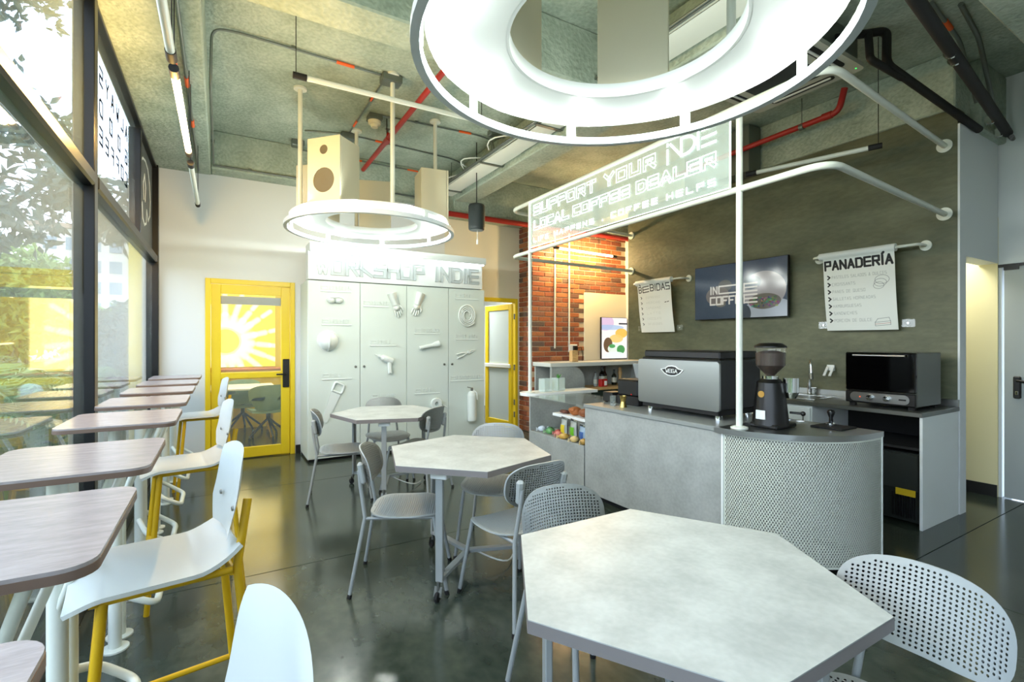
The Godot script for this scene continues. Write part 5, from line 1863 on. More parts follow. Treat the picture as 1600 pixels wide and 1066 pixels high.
# a paper scroll on a bent white rod, clipped at its foot
func paper_sign(at: Vector3, w: float, h: float, title: String) -> void:
	var bread := title != "BEBIDAS"
	var t := thing("paper_menu_roll", "white paper menu roll headed %s on the green wall" % ("for bakery goods beside the oven" if bread else "for drinks beside the television"), "menu", Vector3.ZERO)
	t.transform = face_x(at)
	var s := MB.new()
	s.tube([Vector3(-w / 2 - 0.03, 0, 0), Vector3(w / 2 + 0.012, 0, 0)], 0.036, 20)
	part("paper_roll", s, M.white, t)
	var W := 256; var H := 312
	var im := Image.create(W, H, false, Image.FORMAT_RGB8)
	im.fill(Color(0.84, 0.86, 0.84))
	var ink := Color(0.05, 0.06, 0.08)
	if bread:
		paint_text(im, "PANADERÍA", 8, 248, 58, 34, 8, ink, 0.45)
		var lines := ["PASTELES SALADOS & DULCES", "CROISSANTS", "PANES DE QUESO", "GALLETAS HORNEADAS", "HAMBURGUESAS", "SANDWICHES", "PORCION DE DULCE"]
		for i in 7:
			var y := 92.0 + i * 30
			paint_line(im, PackedVector2Array([Vector2(16, y - 9), Vector2(24, y - 2), Vector2(16, y + 5)]), 5, ink)
			paint_text(im, lines[i], 32, 32 + min(196.0, lines[i].length() * 8.6), y + 4, 11, 1.0, Color(0.5, 0.53, 0.53, 0.75), 0.6)
		for k in 3:
			var e := PackedVector2Array()
			for i in 25:
				e.append(Vector2(212, 116) + Vector2(cos(TAU * i / 24), sin(TAU * i / 24)) * Vector2(24 - k * 3, 17 - k * 2) + Vector2(-6 * k, 11 * k))
			paint_line(im, e, 1.0, Color(0.25, 0.28, 0.3, 0.8))
		paint_line(im, PackedVector2Array([Vector2(180, 282), Vector2(232, 278), Vector2(232, 292), Vector2(180, 296), Vector2(180, 282), Vector2(190, 268), Vector2(228, 264), Vector2(232, 278)]), 1.2, Color(0.25, 0.28, 0.3, 0.8))
		paint_line(im, PackedVector2Array([Vector2(180, 289), Vector2(232, 285)]), 1.5, Color(0.65, 0.3, 0.3, 0.7))
	else:
		paint_text(im, "B", 10, 30, 62, 36, 5, ink)
		for k in 3:
			paint_line(im, PackedVector2Array([Vector2(42, 28 + k * 17), Vector2(90, 24 + k * 17)]), 5, ink)
		paint_line(im, PackedVector2Array([Vector2(42, 28), Vector2(42, 62)]), 5, ink)
		paint_line(im, PackedVector2Array([Vector2(18, 10), Vector2(26, 18)]), 5, ink)
		paint_text(im, "BIDAS", 102, 246, 56, 38, 5, ink, 0.35)
		for i in 6:
			var y := 96.0 + i * 33
			paint_line(im, PackedVector2Array([Vector2(22, y - 7), Vector2(30, y), Vector2(24, y + 6)]), 4, ink)
			paint_text(im, ["ESPRESSO", "AMERICANO", "CAPUCHINO", "LATTE", "CHOCOLATE", "INFUSIONES"][i], 62, 170, y + 5, 12, 1.0, Color(0.62, 0.65, 0.63, 0.6), 0.6)
		paint_line(im, PackedVector2Array([Vector2(206, 132), Vector2(216, 130)]), 4, ink)
		paint_line(im, PackedVector2Array([Vector2(224, 130), Vector2(234, 128)]), 4, ink)
	var m := plain(Color.WHITE, 0.7)
	m.albedo_texture = ImageTexture.create_from_image(im)
	s = MB.new()
	s.sheet(func(u: float, v: float) -> Vector3: return Vector3((u - 0.5) * w + 0.008, -h * (1.0 - v) - 0.002, 0.034 - 0.10 * pow(1.0 - v, 0.6) + 0.02 * sin(PI * (1.0 - v))), 6, 14, 0.001)
	part("paper_sheet", s, m, t)
	s = MB.new()
	s.tube(fillet([Vector3(-w / 2 - 0.10, 0, -0.14), Vector3(-w / 2 - 0.10, 0, 0), Vector3(w / 2 + 0.18, 0, 0), Vector3(w / 2 + 0.18, 0, -0.14)], 0.05), 0.013, 10)
	part("rod", s, M.white_pipe, t)
	for x in [-w / 2 - 0.10, w / 2 + 0.18]:
		s = MB.new()
		s.prism(disc(0.045), -0.14, -0.13, Transform3D(Basis(), Vector3(x, 0, 0)))
		part("wall_flange", s, M.white_pipe, t)
	for x in [-w / 2 - 0.04, w / 2 + 0.07]:
		s = MB.new()
		s.prism(rrect(0.10, 0.07, 0.008), -0.10, -0.092, Transform3D(Basis(), Vector3(x, -h + 0.055, 0)))
		part("clear_clip", s, M.clear, t)
		s = MB.new()
		s.tube([Vector3(x, -h + 0.055, -0.138), Vector3(x, -h + 0.055, -0.085)], 0.008, 10)
		part("standoff", s, M.chrome, t)

# ---------------------------------------------------------------- the corner by the bricks
func bar_corner() -> void:
	var t := thing("back_shelf_unit", "grey shelf unit with a rounded end panel in front of the brick wall", "shelf unit", Vector3.ZERO)
	var s := MB.new()
	s.span(P(3.50, 1.125, 4.95), P(5.26, 1.175, 5.36), 0.004)
	part("top_board", s, plain(Color(0.78, 0.79, 0.76), 0.4), t)
	s = MB.new()
	var rp := PackedVector2Array([Vector2(3.53, 0.0), Vector2(4.05, 0.0)])
	rp.append_array(arc_pts(Vector2(3.86, 0.935), 0.19, 0.0, PI / 2, 10))
	rp.append(Vector2(3.53, 1.125))
	s.prism(rp, -0.02, 0.02, face_d(P(0, 0, 4.99)), true)
	part("rounded_panel", s, M.counter, t)
	s = MB.new()
	s.span(P(3.53, 0.0, 5.33), P(5.26, 1.125, 5.36))
	part("back_panel", s, M.counter, t)
	s = MB.new()
	s.span(P(4.0, 0.80, 4.97), P(5.26, 0.835, 5.33), 0.003)
	part("wooden_shelf", s, M.wood, t)
	s = MB.new()
	s.span(P(4.06, 0.02, 5.0), P(5.26, 0.80, 5.32))
	part("lower_fridge", s, plain(Color(0.16, 0.21, 0.19), 0.12), t)
	s = MB.new()
	s.span(P(5.22, 0.0, 4.97), P(5.26, 1.125, 5.33))
	part("side_panel", s, M.counter, t)
	# things on the wooden shelf
	var bottle := func(x: float, d: float, h: float, r0: float, c: Color, label: String, cap: Color) -> void:
		var b := thing("bottle", label, "bottle", P(x, 0.836, d))
		var q := MB.new()
		q.lathe([Vector2(0, 0), Vector2(r0, 0.003), Vector2(r0, h * 0.58), Vector2(r0 * 0.4, h * 0.74), Vector2(r0 * 0.36, h * 0.92), Vector2(0, h * 0.92)], 18)
		part("glass_body", q, plain(c, 0.12), b)
		q = MB.new()
		q.lathe([Vector2(0, h * 0.91), Vector2(r0 * 0.42, h * 0.91), Vector2(r0 * 0.42, h), Vector2(0, h)], 14)
		part("cap", q, plain(cap, 0.4), b)
		q = MB.new()
		q.lathe([Vector2(r0 + 0.001, h * 0.18), Vector2(r0 + 0.001, h * 0.48)], 18)
		part("paper_label", q, plain(Color(0.72, 0.72, 0.66), 0.6), b)
	bottle.call(4.36, 5.12, 0.20, 0.026, Color(0.55, 0.58, 0.56), "small pale glass bottle on the wooden shelf", Color(0.05, 0.05, 0.05))
	bottle.call(4.53, 5.18, 0.27, 0.042, Color(0.03, 0.025, 0.02), "large black bottle with a pale label on the wooden shelf", Color(0.04, 0.04, 0.04))
	bottle.call(4.63, 5.24, 0.26, 0.03, Color(0.20, 0.08, 0.05), "slim brown bottle behind the large black bottle", Color(0.25, 0.12, 0.08))
	bottle.call(4.72, 5.15, 0.22, 0.035, Color(0.05, 0.08, 0.05), "dark green bottle beside the wooden pepper mill", Color(0.03, 0.03, 0.03))
	s = MB.new()
	s.lathe([Vector2(0, 0), Vector2(0.032, 0), Vector2(0.03, 0.04), Vector2(0.02, 0.10), Vector2(0.03, 0.17), Vector2(0.022, 0.2), Vector2(0.026, 0.23), Vector2(0, 0.25)], 16, Transform3D(Basis(), P(4.86, 0.836, 5.18)), true)
	solo("pepper_mill", s, M.wood, "tall pale wooden pepper mill on the wooden shelf", "pepper mill")
	var tn := thing("tea_tin", "red and white tin in front of the large black bottle", "tin", P(4.44, 0.836, 5.06))
	s = MB.new()
	s.cbox(Vector3(0, 0.05, 0), Vector3(0.11, 0.10, 0.06), 0.004)
	part("box", s, plain(Color(0.68, 0.12, 0.10), 0.4), tn)
	s = MB.new()
	s.cbox(Vector3(0.02, 0.045, 0.031), Vector3(0.045, 0.06, 0.003), 0.001)
	part("white_label", s, M.white, tn)
	s = MB.new()
	for q in [[-0.06, 0.035, 0.05], [0.02, 0.04, 0.055], [0.08, 0.03, 0.045], [0.0, 0.06, 0.04]]:
		s.ball(P(4.82, 0.842, 5.05) + Vector3(q[0], q[1], 0), Vector3(q[2], 0.035, 0.04), 12, 8)
	solo("cloth_bag", s, plain(Color(0.74, 0.73, 0.68), 0.8), "crumpled pale cloth bag on the wooden shelf in front of the pepper mill", "bag")
	# on the top board and the wall behind
	s = MB.new()
	s.cbox(P(4.02, 1.25, 5.16), Vector3(0.10, 0.15, 0.07), 0.004)
	solo("wooden_block", s, M.wood, "pale wooden block standing on the grey shelf unit", "block")
	var so := thing("socket_box", "grey wall socket box with a black plug on the brick wall", "socket", P(5.02, 1.33, 6.488))
	s = MB.new()
	s.cbox(Vector3(0, 0, 0.02), Vector3(0.16, 0.13, 0.05), 0.006)
	part("box", s, M.white, so)
	s = MB.new()
	s.cbox(Vector3(0.025, 0.0, 0.055), Vector3(0.09, 0.08, 0.03), 0.006)
	part("plug", s, M.black, so)
	s = MB.new()
	s.tube([Vector3(0.06, 0, 0.06), Vector3(0.15, 0.02, 0.05), Vector3(0.2, -0.1, 0.03), Vector3(0.2, -0.25, 0.02)], 0.006, 6)
	part("cable", s, M.black, so)
	var fc := thing("fire_call_point", "small red fire call point on the brick wall", "alarm", P(4.40, 1.06, 6.488))
	s = MB.new()
	s.cbox(Vector3(0, 0, 0.02), Vector3(0.10, 0.12, 0.05), 0.008)
	part("box", s, plain(Color(0.72, 0.07, 0.06), 0.35), fc)
	s = MB.new()
	s.prism(disc(0.028), 0.045, 0.05, Transform3D())
	part("button", s, plain(Color(0.45, 0.03, 0.03), 0.4), fc)
	for q in [[4.66, 1.33, "thin white conduit running down the brick wall to the wooden block"], [4.95, 1.40, "thin white conduit running down the brick wall to the socket box"]]:
		s = MB.new()
		s.tube([P(q[0], q[1], 6.475), P(q[0], 3.29, 6.475)], 0.014, 8)
		solo("wall_conduit", s, M.white_pipe, q[2], "conduit", "conduits on the brick wall")
	# upright menu screen
	var im := Image.create(150, 256, false, Image.FORMAT_RGB8)
	im.fill(Color(0.97, 0.95, 0.93))
	paint_ellipse(im, Vector2(20, 30), Vector2(50, 50), Color(0.86, 0.72, 0.86, 0.8))
	paint_ellipse(im, Vector2(40, 60), Vector2(90, 16), Color(0.66, 0.77, 0.90, 0.8))
	paint_line(im, PackedVector2Array([Vector2(104, 36), Vector2(150, 36)]), 9, Color(0.10, 0.14, 0.22))
	paint_ellipse(im, Vector2(115, 96), Vector2(36, 30), Color(0.94, 0.74, 0.28, 0.9))
	paint_ellipse(im, Vector2(85, 130), Vector2(40, 26), Color(0.95, 0.80, 0.45, 0.9))
	paint_ellipse(im, Vector2(36, 170), Vector2(26, 46), Color(0.35, 0.24, 0.14, 0.9))
	paint_ellipse(im, Vector2(80, 195), Vector2(46, 34), Color(0.90, 0.96, 0.90, 0.95))
	paint_ellipse(im, Vector2(60, 178), Vector2(18, 12), Color(0.22, 0.60, 0.30, 0.9))
	paint_ellipse(im, Vector2(112, 200), Vector2(24, 28), Color(0.20, 0.55, 0.26, 0.9))
	paint_ellipse(im, Vector2(75, 235), Vector2(60, 22), Color(0.92, 0.97, 0.95, 0.95))
	screen("menu_screen", "upright bright menu screen with colourful food on the off-white board", face_d(P(5.90, 1.50, 6.43)), 0.60, 0.72, im, 1.1)
	# warm tube light in front of the bricks
	tube_lamp(P(4.48, 2.89, 6.15), P(5.62, 2.86, 6.15), M.warm_on, Color(1.0, 0.84, 0.58), 0.85, "glowing warm tube light hung in front of the brick wall", [P(4.95, 0, 6.15), P(5.3, 0, 6.15)])

# a tube lamp with black end caps and hanging wires; e = 0 when it is off
func tube_lamp(a: Vector3, b: Vector3, m: Material, c: Color, e: float, label: String, wires: Array, group := "") -> void:
	var t := thing("tube_light", label, "tube light", Vector3.ZERO, 0.0, group)
	var s := MB.new()
	s.tube([a, b], 0.019, 14)
	part("tube", s, m, t)
	var dir := (b - a).normalized()
	for q in [[a, -1.0], [b, 1.0]]:
		s = MB.new()
		s.tube([q[0] - dir * q[1] * 0.02, q[0] + dir * q[1] * 0.07], 0.023, 12)
		part("end_cap", s, M.black_matt, t)
		if wires.size() == 0:
			s = MB.new()
			var w: Vector3 = q[0] + dir * q[1] * 0.05
			s.tube([w, Vector3(w.x, 3.87, w.z)], 0.003, 5)
			part("wire", s, M.black_matt, t)
	for w in wires:
		s = MB.new()
		s.tube([Vector3(w.x, a.y, w.z), Vector3(w.x, 3.87, w.z)], 0.003, 5)
		part("wire", s, M.black_matt, t)
	if e > 0:
		for k in 4:
			omni(a.lerp(b, (k + 0.5) / 4) + Vector3(0, -0.045, 0), c, e, 0.02)

# ---------------------------------------------------------------- the white pipe frame with the edge-lit sign
func neon_sign() -> void:
	var X := 2.97
	var t := thing("sign_frame", "white pipe frame standing on the counter and tied to the green wall", "frame", Vector3.ZERO)
	var s := MB.new()
	for d in [2.03, 4.60]:
		s = MB.new()
		s.tube([P(X, 0.868, d), P(X, 2.99, d)], 0.021, 14)
		var post := part("post", s, M.white_pipe, t)
		s = MB.new()
		s.lathe([Vector2(0, 0.868), Vector2(0.055, 0.868), Vector2(0.055, 0.878), Vector2(0.03, 0.886), Vector2(0, 0.886)], 20, Transform3D(Basis(), P(X, 0, d)))
		part("foot_flange", s, M.white_pipe, post)
	for y in [2.445, 2.995]:
		s = MB.new()
		var near: float = 2.53 if y < 2.6 else 3.11
		var far: float = 2.50 if y < 2.6 else 3.03
		s.tube(fillet([P(5.295, far, 5.40), P(X, y, 5.02), P(X, y + 0.02, 1.46), P(5.295, near, 1.70)], 0.16, 8), 0.022, 14)
		var rail := part("rail", s, M.white_pipe, t)
		for q in [[far, 5.40], [near, 1.70]]:
			s = MB.new()
			s.prism(disc(0.055), 0.0, 0.012, face_x(P(5.299, q[0], q[1])))
			part("wall_flange", s, M.white_pipe, rail)
	# the clear sheet and its glowing lines
	var g := thing("edge_lit_sign", "clear acrylic sign with glowing white lettering on the pipe frame above the counter", "sign", P(X - 0.035, 0, 4.545))
	var f := Transform3D(Basis(Vector3(0, 0, 1), Vector3(0, 1, 0), Vector3(-1, 0, 0)), Vector3.ZERO)
	s = MB.new()
	s.prism(PackedVector2Array([Vector2(0, 2.475), Vector2(2.475, 2.475), Vector2(2.475, 2.975), Vector2(0, 2.975)]), 0.0, 0.010, f)
	part("acrylic_sheet", s, M.acrylic, g)
	s = MB.new()
	for r in [[0.0, 2.474, 2.475, 2.477], [0.0, 2.973, 2.475, 2.977], [-0.002, 2.474, 0.002, 2.977], [2.473, 2.474, 2.477, 2.977]]:
		s.prism(PackedVector2Array([Vector2(r[0], r[1]), Vector2(r[2], r[1]), Vector2(r[2], r[3]), Vector2(r[0], r[3])]), -0.002, 0.012, f)
	part("lit_edge", s, M.neon, g)
	var o := Transform3D(f.basis, f.basis * Vector3(0, 0, 0.010))
	s = MB.new()
	outline_boxes(s, text_lines("SUPPORT", 0.10, 1.10, 2.825, 0.085, 0.55), 0.0135, 0.0045, 0.003, o)
	outline_boxes(s, text_lines("YOUR", 1.24, 1.81, 2.825, 0.085, 0.55), 0.0135, 0.0045, 0.003, o)
	part("lettering", s, M.neon, g)
	s = MB.new()
	# the outlined name in thin strokes
	stroke_boxes(s, [PackedVector2Array([Vector2(1.945, 2.80), Vector2(1.945, 2.90)]), PackedVector2Array([Vector2(1.945, 2.935), Vector2(1.945, 2.945)]), PackedVector2Array([Vector2(1.975, 2.935), Vector2(2.075, 2.82), Vector2(2.075, 2.945)])], 0.017, 0.003, o)
	var arc := PackedVector2Array([Vector2(2.09, 2.945)])
	for i in 11:
		var a := PI / 2 - PI * i / 10
		arc.append(Vector2(2.11 + 0.085 * cos(a), 2.8825 + 0.0625 * sin(a)))
	arc.append(Vector2(2.09, 2.82))
	stroke_boxes(s, [arc, PackedVector2Array([Vector2(2.225, 2.82), Vector2(2.225, 2.945)]), PackedVector2Array([Vector2(2.26, 2.94), Vector2(2.365, 2.94)]), PackedVector2Array([Vector2(2.26, 2.8825), Vector2(2.365, 2.8825)]), PackedVector2Array([Vector2(2.26, 2.825), Vector2(2.365, 2.825)])], 0.017, 0.003, o)
	part("logo", s, M.neon, g)
	s = MB.new()
	for q in [["LOCAL", 0.10, 0.70], ["COFFEE", 0.79, 1.53], ["DEALER", 1.63, 2.355]]:
		outline_boxes(s, text_lines(q[0], q[1], q[2], 2.665, 0.075, 0.5), 0.0135, 0.0045, 0.003, o)
	part("lettering", s, M.neon, g)
	s = MB.new()
	for q in [["LIFE", 0.09, 0.36], ["HAPPENS", 0.47, 1.08], [".", 1.19, 1.22], ["COFFEE", 1.32, 1.84], ["HELPS", 1.94, 2.36]]:
		stroke_boxes(s, text_lines(q[0], q[1], q[2], 2.525, 0.042, 0.75), 0.009, 0.003, o)
	part("lettering", s, M.neon, g)
	area(P(X - 0.06, 2.73, 3.30), Vector3(-1, 0, 0), Vector2(2.4, 0.4), Color(0.95, 1, 0.99), 0.25)

# ---------------------------------------------------------------- tables, chairs and stools
func make_chair() -> Node3D:
	# perforated plastic shell chair, origin on the floor, facing local -z
	var t := thing("cafe_chair", "x", "chair", Vector3.ZERO, 0.0, "perforated grey cafe chairs")
	var s := MB.new()
	var seat_f := func(q: Vector2) -> Array:
		var y := 0.452 + 0.045 * pow(abs(q.x) / 0.22, 2.4) * 0.35 - 0.016 * sin(PI * clamp((q.y + 0.21) / 0.42, 0.0, 1.0)) - 0.03 * pow(clamp((q.y - 0.10) / 0.11, 0.0, 1.0), 2.0)
		return [Vector3(q.x, y, -q.y), Vector3(-0.12 * q.x / 0.22 * abs(q.x) / 0.22, 1, 0.1 * cos(PI * clamp((q.y + 0.21) / 0.42, 0.0, 1.0))).normalized()]
	s.punched(squircle(0.44, 0.42, 3.2, 56), Vector2(0.0135, 0.0125), 0.0036, false, 0.016, seat_f, 0.008)
	part("seat", s, M.chair, t)
	s = MB.new()
	var back_f := func(q: Vector2) -> Array:
		var a := q.x / 0.33
		var lean := 0.20 * q.y
		var n := Vector3(-sin(a), 0.2, -cos(a)).normalized()
		return [Vector3(-sin(a) * 0.33, 0.705 + q.y * 0.98, 0.255 + lean - 0.33 * (1.0 - cos(a))), n]
	s.punched(squircle(0.43, 0.245, 2.7, 56), Vector2(0.0135, 0.0125), 0.0036, false, 0.015, back_f, 0.008)
	part("backrest", s, M.chair, t)
	for k in [-1.0, 1.0]:
		s = MB.new()
		s.tube([Vector3(k * 0.215, 0.012, -0.245), Vector3(k * 0.175, 0.435, -0.165)], 0.0115, 10)
		var lg := part("leg", s, M.chair_metal, t)
		s = MB.new()
		s.tube([Vector3(k * 0.217, 0.0, -0.247), Vector3(k * 0.213, 0.022, -0.241)], 0.0135, 10)
		part("foot_cap", s, M.rubber, lg)
		s = MB.new()
		s.tube([Vector3(k * 0.215, 0.012, 0.30), Vector3(k * 0.16, 0.435, 0.225), Vector3(k * 0.145, 0.62, 0.255), Vector3(k * 0.14, 0.70, 0.262)], 0.0115, 10)
		lg = part("leg", s, M.chair_metal, t)
		s = MB.new()
		s.tube([Vector3(k * 0.217, 0.0, 0.302), Vector3(k * 0.213, 0.022, 0.297)], 0.0135, 10)
		part("foot_cap", s, M.rubber, lg)
		s = MB.new()
		s.tube([Vector3(k * 0.175, 0.428, -0.165), Vector3(k * 0.16, 0.428, 0.225)], 0.010, 8)
		part("seat_rail", s, M.chair_metal, t)
		s = MB.new()
		s.cbox(Vector3(k * 0.142, 0.685, 0.246), Vector3(0.042, 0.13, 0.034), 0.012, Basis(Vector3.UP, k * 0.42) * Basis(Vector3.RIGHT, 0.18))
		part("back_bracket", s, M.chair, t)
	s = MB.new()
	s.tube([Vector3(-0.175, 0.428, -0.15), Vector3(0.175, 0.428, -0.15)], 0.010, 8)
	part("cross_rail", s, M.chair_metal, t)
	return t

func hex_table(at: Vector3, ang: float, leg_ang: float, label: String) -> void:
	# ang: a corner's direction, leg_ang: one leg's direction, both from +x towards +d
	var t := thing("hexagonal_table", label, "table", at, 0.0, "hexagonal cafe tables")
	var s := MB.new()
	var hp := PackedVector2Array()
	for k in 6:
		hp.append(Vector2.from_angle(ang + TAU * k / 6) * 0.535)
	s.prism(hp, 0.717, 0.752, flat(Vector3.ZERO))
	part("tabletop", s, M.table, t)
	s = MB.new()
	var hp2 := PackedVector2Array()
	for k in 6:
		hp2.append(Vector2.from_angle(ang + TAU * k / 6) * 0.5365)
	for k in 6:   # thin edge banding
		var a := hp2[k]; var b := hp2[(k + 1) % 6]
		s.quad(P(a.x, 0.718, a.y), P(b.x, 0.718, b.y), P(b.x, 0.750, b.y), P(a.x, 0.750, a.y))
	part("edge_band", s, plain(Color(0.47, 0.45, 0.44), 0.5), t)
	for k in 3:
		var e2 := Vector2.from_angle(leg_ang + TAU * k / 3)
		var e := Vector3(e2.x, 0, -e2.y)
		var bs := Basis(e, Vector3.UP, e.cross(Vector3.UP))
		s = MB.new()
		s.cbox(e * 0.40 + Vector3(0, 0.41, 0), Vector3(0.022, 0.62, 0.045), 0.003, bs)
		var lg := part("leg", s, M.chair_metal, t)
		s = MB.new()
		s.cbox(e * 0.385 + Vector3(0, 0.697, 0), Vector3(0.07, 0.04, 0.10), 0.004, bs)
		part("top_bracket", s, M.white, lg)
		s = MB.new()
		s.bar(Vector3(0, 0.115, 0), e * 0.40 + Vector3(0, 0.115, 0), 0.04, 0.022)
		part("base_arm", s, M.chair_metal, t)
		s = MB.new()
		var sd := e.cross(Vector3.UP)
		s.tube([e * 0.415 + Vector3(0, 0.06, 0), e * 0.415 + Vector3(0, 0.105, 0)], 0.011, 8)
		for q in [-1.0, 1.0]:
			s.bar(e * 0.415 + sd * 0.013 * q + Vector3(0, 0.08, 0), e * 0.43 + sd * 0.013 * q + Vector3(0, 0.026, 0), 0.004, 0.024, sd)
		var ca := part("caster", s, M.dull_steel, t)
		s = MB.new()
		s.lathe([Vector2(0, -0.010), Vector2(0.024, -0.010), Vector2(0.027, -0.006), Vector2(0.027, 0.006), Vector2(0.024, 0.010), Vector2(0, 0.010)], 18, Transform3D(Basis(e, sd, e.cross(sd)), e * 0.43 + Vector3(0, 0.027, 0)))
		part("wheel", s, M.rubber, ca)
	s = MB.new()
	var cb := []
	for i in 9:
		var u := i / 8.0
		cb.append(Vector3(0.05 + 0.30 * u, 0.10 - 0.085 * sin(PI * u * 0.5), -0.02 + 0.12 * sin(PI * u)))
	s.tube(cb, 0.005, 6)
	part("power_cable", s, M.white, t)

func make_stool() -> Node3D:
	var t := thing("bar_stool", "x", "stool", Vector3.ZERO, 0.0, "bar stools along the windows")
	var s := MB.new()
	s.sheet(func(u: float, v: float) -> Vector3:
		var w := 0.205 - 0.02 * pow(abs(2 * v - 1), 6.0)
		var z := lerpf(-0.215, 0.205, v)
		var y := 0.755 + 0.055 * pow(clamp((v - 0.72) / 0.28, 0.0, 1.0), 1.6) - 0.03 * pow(clamp((0.2 - v) / 0.2, 0.0, 1.0), 1.5)
		return Vector3(lerpf(-w, w, 1.0 - u), y - 0.012 * sin(PI * u), z), 14, 20, 0.012)
	part("seat", s, M.white_gloss, t)
	s = MB.new()
	s.sheet(func(u: float, v: float) -> Vector3:
		var a := lerpf(-0.36, 0.36, u)
		var w := 1.0 - 0.14 * pow(abs(2 * v - 1), 3.0) - (0.16 if v < 0.3 else 0.0) * (0.3 - v) / 0.3
		return Vector3(sin(a * w) * 0.55, lerpf(0.81, 1.095 - 0.03 * pow(abs(2 * u - 1), 2.5), v), 0.188 + 0.05 * v - 0.55 * (1.0 - cos(a * w)) + 0.012 * sin(PI * v)), 16, 14, -0.014)
	part("backrest", s, M.white_gloss, t)
	for k in [-1.0, 1.0]:
		s = MB.new()
		s.tube([Vector3(k * 0.185, 0.0, -0.19), Vector3(k * 0.16, 0.725, -0.13)], 0.0135, 12)
		part("front_leg", s, M.stool_yellow, t)
		s = MB.new()
		s.tube([Vector3(k * 0.19, 0.0, 0.265), Vector3(k * 0.160, 0.735, 0.200), Vector3(k * 0.118, 0.93, 0.237)], 0.0135, 12)
		part("rear_leg", s, M.stool_yellow, t)
		s = MB.new()
		s.tube([Vector3(k * 0.16, 0.727, -0.16), Vector3(k * 0.165, 0.727, 0.185)], 0.0115, 10)
		part("seat_rail", s, M.stool_yellow, t)
		s = MB.new()
		s.tube([Vector3(k * 0.178, 0.26, -0.168), Vector3(k * 0.183, 0.26, 0.237)], 0.010, 10)
		part("side_stretcher", s, M.stool_yellow, t)
		s = MB.new()
		s.lathe([Vector2(0, 0), Vector2(0.009, 0), Vector2(0.007, 0.006), Vector2(0, 0.007)], 10, Transform3D(Basis(Vector3(1, 0, 0), Vector3(0, 0, -1), Vector3(0, 1, 0)), Vector3(k * 0.116, 0.905, 0.196)))
		part("bolt", s, M.dull_steel, t)
	s = MB.new()
	s.tube([Vector3(-0.178, 0.30, -0.166), Vector3(0.178, 0.30, -0.166)], 0.011, 10)
	part("footrest", s, M.stool_yellow, t)
	s = MB.new()
	s.tube([Vector3(-0.165, 0.72, 0.185), Vector3(0.165, 0.72, 0.185)], 0.011, 10)
	part("cross_rail", s, M.stool_yellow, t)
	return t

func make_high_table() -> Node3D:
	# origin on the floor under the middle of the top; long side across the room
	var t := thing("high_table", "x", "table", Vector3.ZERO, 0.0, "high tables along the windows")
	var s := MB.new()
	s.prism(rrect(0.435, 0.53, 0.05, 6), 1.056, 1.072, flat(Vector3.ZERO), true)
	part("edge_core", s, M.brown_edge, t)
	s = MB.new()
	s.prism(rrect(0.433, 0.528, 0.05, 6), 1.072, 1.079, flat(Vector3.ZERO), true)
	part("laminate_top", s, M.laminate, t)
	s = MB.new()
	s.tube([Vector3(-0.03, 0.0, 0.06), Vector3(-0.03, 1.056, 0.06)], 0.026, 14)
	s.tube([Vector3(-0.03, 0.0, -0.06), Vector3(-0.03, 1.056, -0.06)], 0.026, 14)
	part("post", s, M.white_pipe, t)
	s = MB.new()
	for z in [0.06, -0.06]:
		s.lathe([Vector2(0, 0), Vector2(0.055, 0), Vector2(0.055, 0.008), Vector2(0.03, 0.012), Vector2(0, 0.012)], 18, Transform3D(Basis(), Vector3(-0.03, 0, z)))
	part("foot_flange", s, M.white_pipe, t)
	s = MB.new()
	s.tube(fillet([Vector3(-0.03, 0.36, 0.085), Vector3(0.02, 0.30, 0.20), Vector3(0.14, 0.22, 0.17), Vector3(0.14, 0.22, -0.17), Vector3(0.02, 0.30, -0.20), Vector3(-0.03, 0.36, -0.085)], 0.05), 0.015, 10)
	part("foot_rail", s, M.white_pipe, t)
	s = MB.new()
	s.tube([Vector3(-0.03, 0.62, 0.07), Vector3(0.12, 1.056, 0.18)], 0.011, 8)
	s.tube([Vector3(-0.03, 0.62, -0.07), Vector3(0.12, 1.056, -0.18)], 0.011, 8)
	part("brace", s, M.white_pipe, t)
	return t

